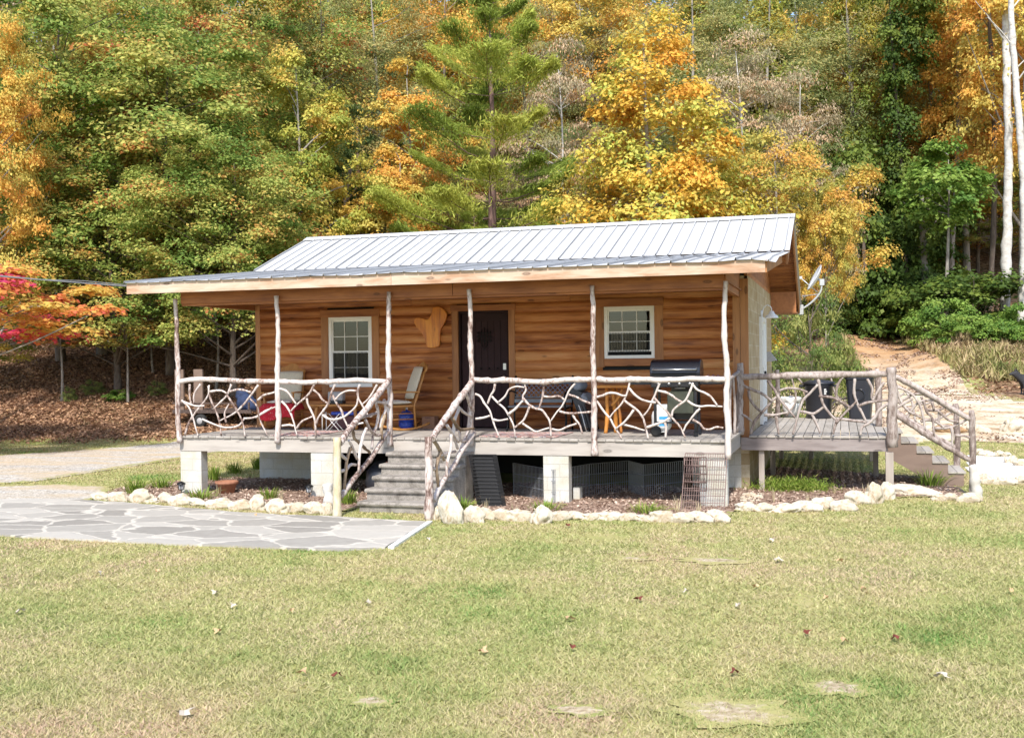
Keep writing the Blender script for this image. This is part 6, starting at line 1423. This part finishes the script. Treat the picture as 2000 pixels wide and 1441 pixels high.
# ------------------------------------------------------------------ grass blades, leaf litter, chips
leafmat('lawn_blade', [(.1, (.15, .29, .07)), (.3, (.32, .37, .13)), (.5, (.46, .44, .2)), (.72, (.54, .46, .27)), (.95, (.56, .4, .29))], .35)
leafmat('chip', [(.1, (.16, .09, .065)), (.5, (.36, .25, .19)), (.95, (.58, .46, .37))], .1)
leafmat('litter_leaf', [(.1, (.14, .07, .045)), (.4, (.3, .17, .1)), (.7, (.44, .27, .17)), (.95, (.58, .36, .19))], .2)
def vnoise(x, y, s, o=0.):
    r = np.zeros_like(x)
    for k, (a, b, c) in enumerate(((1, .3, .5), (-.6, 1.1, 1.7), (1.7, -1.2, 2.9), (2.6, 2.3, .3), (-3.1, 1.9, 4.))):
        r += np.sin((x*a+y*b)*s+c+o)*np.cos((y*a-x*b)*s*.8+c*2+o)/(1+.5*k)
    return r/2.2
PP, BD = np.array(PAT), np.array(BEDF)
def lawn():
    r = np.random.default_rng(3); n = 1300000
    d = 5.2*np.exp(r.random(n)*np.log(34/5.2)); keepn = r.random(n) < 1.0; px = r.uniform(-420, 2500, n); k = (px-1000)/FPX
    x = CAM[0]+d*(-.287+.958*k); y = CAM[1]+d*(.958+.287*k)
    ok = (sdist(PP, x, y) < -.02) & (sdist(BD, x, y) < .0)
    for P_ in (DRIVE, TURN, LOT, SIDEWALK): ok &= sdist(P_, x, y) < .12
    under = (x > -.1) & (x < 9.3) & (y > -.1) & (y < 8.6); ok &= ~under
    bare_ = vnoise(x, y, 1.3, 5.)+.5*vnoise(x, y, 4.1, 1.); ok &= r.random(n) > sstep(.45, 1.0, bare_)*.75
    ok &= r.random(n) < .55+.0*d
    for px, py, a_, b_ in ((1395, 1096, .36, .2), (1430, 1392, .36, .25), (1232, 1092, .16, .1), (1640, 1345, .2, .15), (722, 1372, .14, .1), (1140, 1390, .16, .1)):
        p = G(px, py); ok &= (((x-p[0])/a_)**2+((y-p[1])/b_)**2 > .5+.6*r.random(n)) | (r.random(n) < .3)
    x, y, d = x[ok], y[ok], d[ok]; n = len(x); z = terrain(x, y)
    dry = .5+.38*vnoise(x, y, .55, 2.)+.3*vnoise(x, y, 2.1, 7.)+.12*vnoise(x, y, 7., 3.)
    green = sstep(.45, .85, vnoise(x, y, 1.1, 9.)+.3*vnoise(x, y, 3.3, 2.)); dry = np.clip(dry+.04-.28*green, 0, 1)
    for px, py, a_ in ((400, 1312, .55), (745, 1298, .3), (820, 1358, .3), (640, 1410, .5), (1910, 1205, .9), (1740, 1330, .6), (1260, 1405, .4), (960, 1150, .5), (90, 1350, .5)):
        p = G(px, py); w = np.exp(-(((x-p[0])/a_)**2+((y-p[1])/(a_*.8))**2)*(1+.8*vnoise(x, y, 9., 1.))); dry = np.clip(dry-.3*w, 0, 1); green = np.maximum(green, w*.9)
    for px, py, a_ in ((200, 1110, 2.), (1150, 1380, .7), (1700, 1290, .8)):
        p = G(px, py); w = np.exp(-(((x-p[0])/a_)**2+((y-p[1])/(a_*.6))**2)); dry = np.clip(dry+.3*w, 0, 1)
    h = r.uniform(.012, .034, n)*(1+.5*green); w_ = (.0022+.00055*d)*r.uniform(.7, 1.3, n); a = r.random(n)*6.283; ln = r.normal(size=(n, 2))*.9
    b0 = np.stack([x-np.cos(a)*w_, y-np.sin(a)*w_, z], 1); b1 = np.stack([x+np.cos(a)*w_, y+np.sin(a)*w_, z], 1); tp = np.stack([x+ln[:, 0]*h, y+ln[:, 1]*h, z+h], 1)
    V = np.stack([b0, b1, tp], 1).reshape(-1, 3)
    o = np_mesh('lawn_grass', V, np.arange(n*3).reshape(n, 3), {'rnd': r.random(n), 'clump': dry, 'val': r.random(n)}, 'lawn_blade'); o['kind'] = 'stuff'; o['label'] = 'short mottled green and straw coloured lawn grass'; o['category'] = 'grass'
lawn()
def scatter(name, polyf, n, size, mat, seed, label, cat, lift=.02, flat=.35):
    r = np.random.default_rng(seed); x, y = polyf(r, n); n = len(x); z = terrain(x, y)+lift
    Nn = np.stack([r.normal(size=n)*flat, r.normal(size=n)*flat, np.ones(n)], 1)
    o = np_mesh(name, leaf_quads(np.stack([x, y, z], 1), Nn, size*r.uniform(.5, 1.4, n), .6), quadF(n), {'rnd': r.random(n), 'clump': r.random(n), 'val': r.random(n)}, mat); o['kind'] = 'stuff'; o['label'] = label; o['category'] = cat
def bankpts(r, n):
    px = r.uniform(-60, 640, n); d = r.uniform(31, 56, n); k = (px-1000)/FPX; x = CAM[0]+d*(-.287+.958*k); y = CAM[1]+d*(.958+.287*k)
    ok = (sdist(DRIVE, x, y) < -.1) & (r.random(n) < sstep(30.5, 33.5, d)); return x[ok], y[ok]
scatter('leaf_litter', bankpts, 110000, .115, 'litter_leaf', 4, 'brown fallen leaves covering the bank behind', 'leaf litter', .04, .6)
def bedpts(r, n):
    x = r.uniform(-1.7, 12.6, n); y = r.uniform(-2, 6, n); ok = sdist(BD, x, y) > .05; return x[ok], y[ok]
scatter('mulch_chips', bedpts, 26000, .05, 'chip', 6, 'shredded brown mulch in the flower bed', 'mulch', .035, .6)
def redpts(r, n):
    px = r.uniform(1830, 2100, n); d = r.uniform(36, 50, n); k = (px-1000)/FPX; x = CAM[0]+d*(-.287+.958*k); y = CAM[1]+d*(.958+.287*k); ok = sdist(np.array(REDBANK), x, y) > 0; return x[ok], y[ok]
scatter('fallen_leaves', redpts, 3000, .15, 'litter_leaf', 8, 'fallen leaves on the bank beside the dirt track', 'leaves', .05, .5)
def trackpts(r, n):
    x = r.uniform(min(p[0] for p in TRACK), max(p[0] for p in TRACK), n); y = r.uniform(min(p[1] for p in TRACK), max(p[1] for p in TRACK), n)
    rut = vnoise(x, y, 1.6, 3.)+.6*vnoise(x, y, 5., 1.); ok = (sdist(np.array(TRACK), x, y) > -.1) & (rut > .15); return x[ok], y[ok]
scatter('track_debris', trackpts, 14000, .11, 'chip', 14, 'stones and twigs washed along the dirt track ruts', 'debris', .03, .6)
def lotpts(r, n):
    x = r.uniform(8, 26, n); y = r.uniform(6, 26, n); ok = (sdist(np.array(LOT), x, y) > 0) & (vnoise(x, y, 1.1, 6.)+.5*vnoise(x, y, 4., 2.) > .1); return x[ok], y[ok]
scatter('lot_debris', lotpts, 24000, .085, 'chip', 15, 'loose stones and dead leaves on the gravel lot', 'debris', .03, .6)
# dry grass beside the dirt track
def drygrass():
    r = np.random.default_rng(12); n = 26000; px = r.uniform(1640, 2060, n); py = r.random(n); d = r.uniform(38, 52, n); k = (px-1000)/FPX; x = CAM[0]+d*(-.287+.958*k); y = CAM[1]+d*(.958+.287*k)
    ok = (sdist(np.array(TRACK), x, y) < .25) & (sdist(np.array(LOT), x, y) < -.5) & (vnoise(x, y, .5, 1)+r.normal(size=n)*.3 > -.2); x, y = x[ok], y[ok]; n = len(x); z = terrain(x, y)
    h = r.uniform(.15, .6, n); T = r.normal(size=(n, 3))*.35+np.array([0, 0, 1.]); P = np.stack([x, y, z+h*.45], 1)
    o = np_mesh('dry_grass', leaf_quads(P, r.normal(size=(n, 3)), h, .12, T), quadF(n), {'rnd': r.random(n), 'clump': np.clip(.5+.4*vnoise(x, y, .8, 4), 0, 1), 'val': r.random(n)}, 'dry_blade'); o['kind'] = 'stuff'; o['label'] = 'tall dry and green grass beside the dirt track'; o['category'] = 'grass'
leafmat('dry_blade', [(.1, (.14, .2, .05)), (.35, (.3, .28, .1)), (.6, (.5, .38, .22)), (.95, (.52, .34, .25))], .3)
drygrass()
# single fallen leaves on the lawn
def lawn_leaves():
    mats = ['leaf_red_dry', 'leaf_tan_dry', 'leaf_pale_dry']
    plain('leaf_red_dry', (.14, .03, .018), .8, 0, .3); plain('leaf_tan_dry', (.5, .33, .18), .8, 0, .3); plain('leaf_pale_dry', (.46, .4, .33), .8, 0, .2)
    spots = [(1248,1177,0,1.3),(1435,1322,0,1.2),(1576,1243,0,1.1),(1748,1256,0,1.4),(660,1328,0,1.2),(1109,1031,0,1.2),(1520,1100,2,1.6),(1510,1060,2,1.4),(1476,1152,1,1.2),(1640,1101,1,1.3),(455,1190,2,1.2),(718,1184,2,1.),(40,1201,2,1.6),(306,1121,1,1.),(194,1126,2,1.),(420,1164,2,1.),(943,1280,1,1.5),(1112,1216,1,1.4),(1118,1273,0,.9),(592,1322,1,1.2),(425,1241,1,1.2),(360,1403,2,1.8),(1650,1260,1,.9),(1975,1160,1,1.),(1838,1330,2,1.8),(1613,1174,1,.9),(838,1058,2,1.),(1686,1157,1,1.),(1440,1190,2,.8),(570,1200,1,.8),(1340,1162,2,.8),(500,1010,1,.8)]
    for i, (px, py, m, s) in enumerate(spots):
        p = G(px, py); mb = MB(); r_ = .036*s; pts = []
        for j in range(11): a = 2*math.pi*j/11; k = r_*(1 if j % 2 else .5)*(1.25 if j in (5, 6) else 1); pts.append(Vector((math.cos(a)*k, math.sin(a)*k*.85, .018*math.sin(a*2+i))))
        R3 = Matrix.Rotation(i*1.7, 3, 'Z') @ Matrix.Rotation(.35*math.sin(i*3), 3, 'X'); c = Vector((float(p[0]), float(p[1]), .045)); V = [R3 @ q+c for q in pts]+[c+Vector((0, 0, .008))]
        mb.add(V, [(j, (j+1) % 11, 11) for j in range(11)], .5); o = mb.build('fallen_leaf', mats[m], None, False)
        tag(o, ['dark red curled leaf fallen on the lawn', 'tan curled leaf fallen on the lawn', 'pale dry leaf fallen on the lawn'][m], 'leaf', ['dark red leaves on the lawn', 'tan leaves on the lawn', 'pale leaves on the lawn'][m])
lawn_leaves()
# ------------------------------------------------------------------ light
w = bpy.data.worlds.new('World'); sc.world = w; w.use_nodes = True; t = w.node_tree
bg = t.nodes['Background']; sky = t.nodes.new('ShaderNodeTexSky'); sky.sky_type = 'NISHITA'; sky.sun_disc = False
TS = Vector((.16, -1, 1.18)).normalized(); el = math.asin(TS.z)
sky.sun_elevation = el; sky.sun_rotation = math.atan2(TS.x, TS.y) % (2*math.pi)
t.links.new(sky.outputs[0], bg.inputs[0]); bg.inputs[1].default_value = .15
sl = bpy.data.lights.new('sun', 'SUN'); sl.energy = 3.5; sl.angle = math.radians(4); sl.color = (1, .95, .87)
so = bpy.data.objects.new('sun', sl); COL.objects.link(so); so.rotation_euler = TS.to_track_quat('Z', 'Y').to_euler(); so.location = (0, -20, 30)
sc.view_settings.view_transform = 'Standard'; sc.view_settings.look = 'None'; sc.view_settings.gamma = 1; sc.view_settings.exposure = .82
sc.cycles.max_bounces = 6; sc.cycles.transparent_max_bounces = 12; sc.cycles.use_denoising = True
sc.cycles.diffuse_bounces = 4; sc.cycles.glossy_bounces = 3; sc.cycles.transmission_bounces = 4
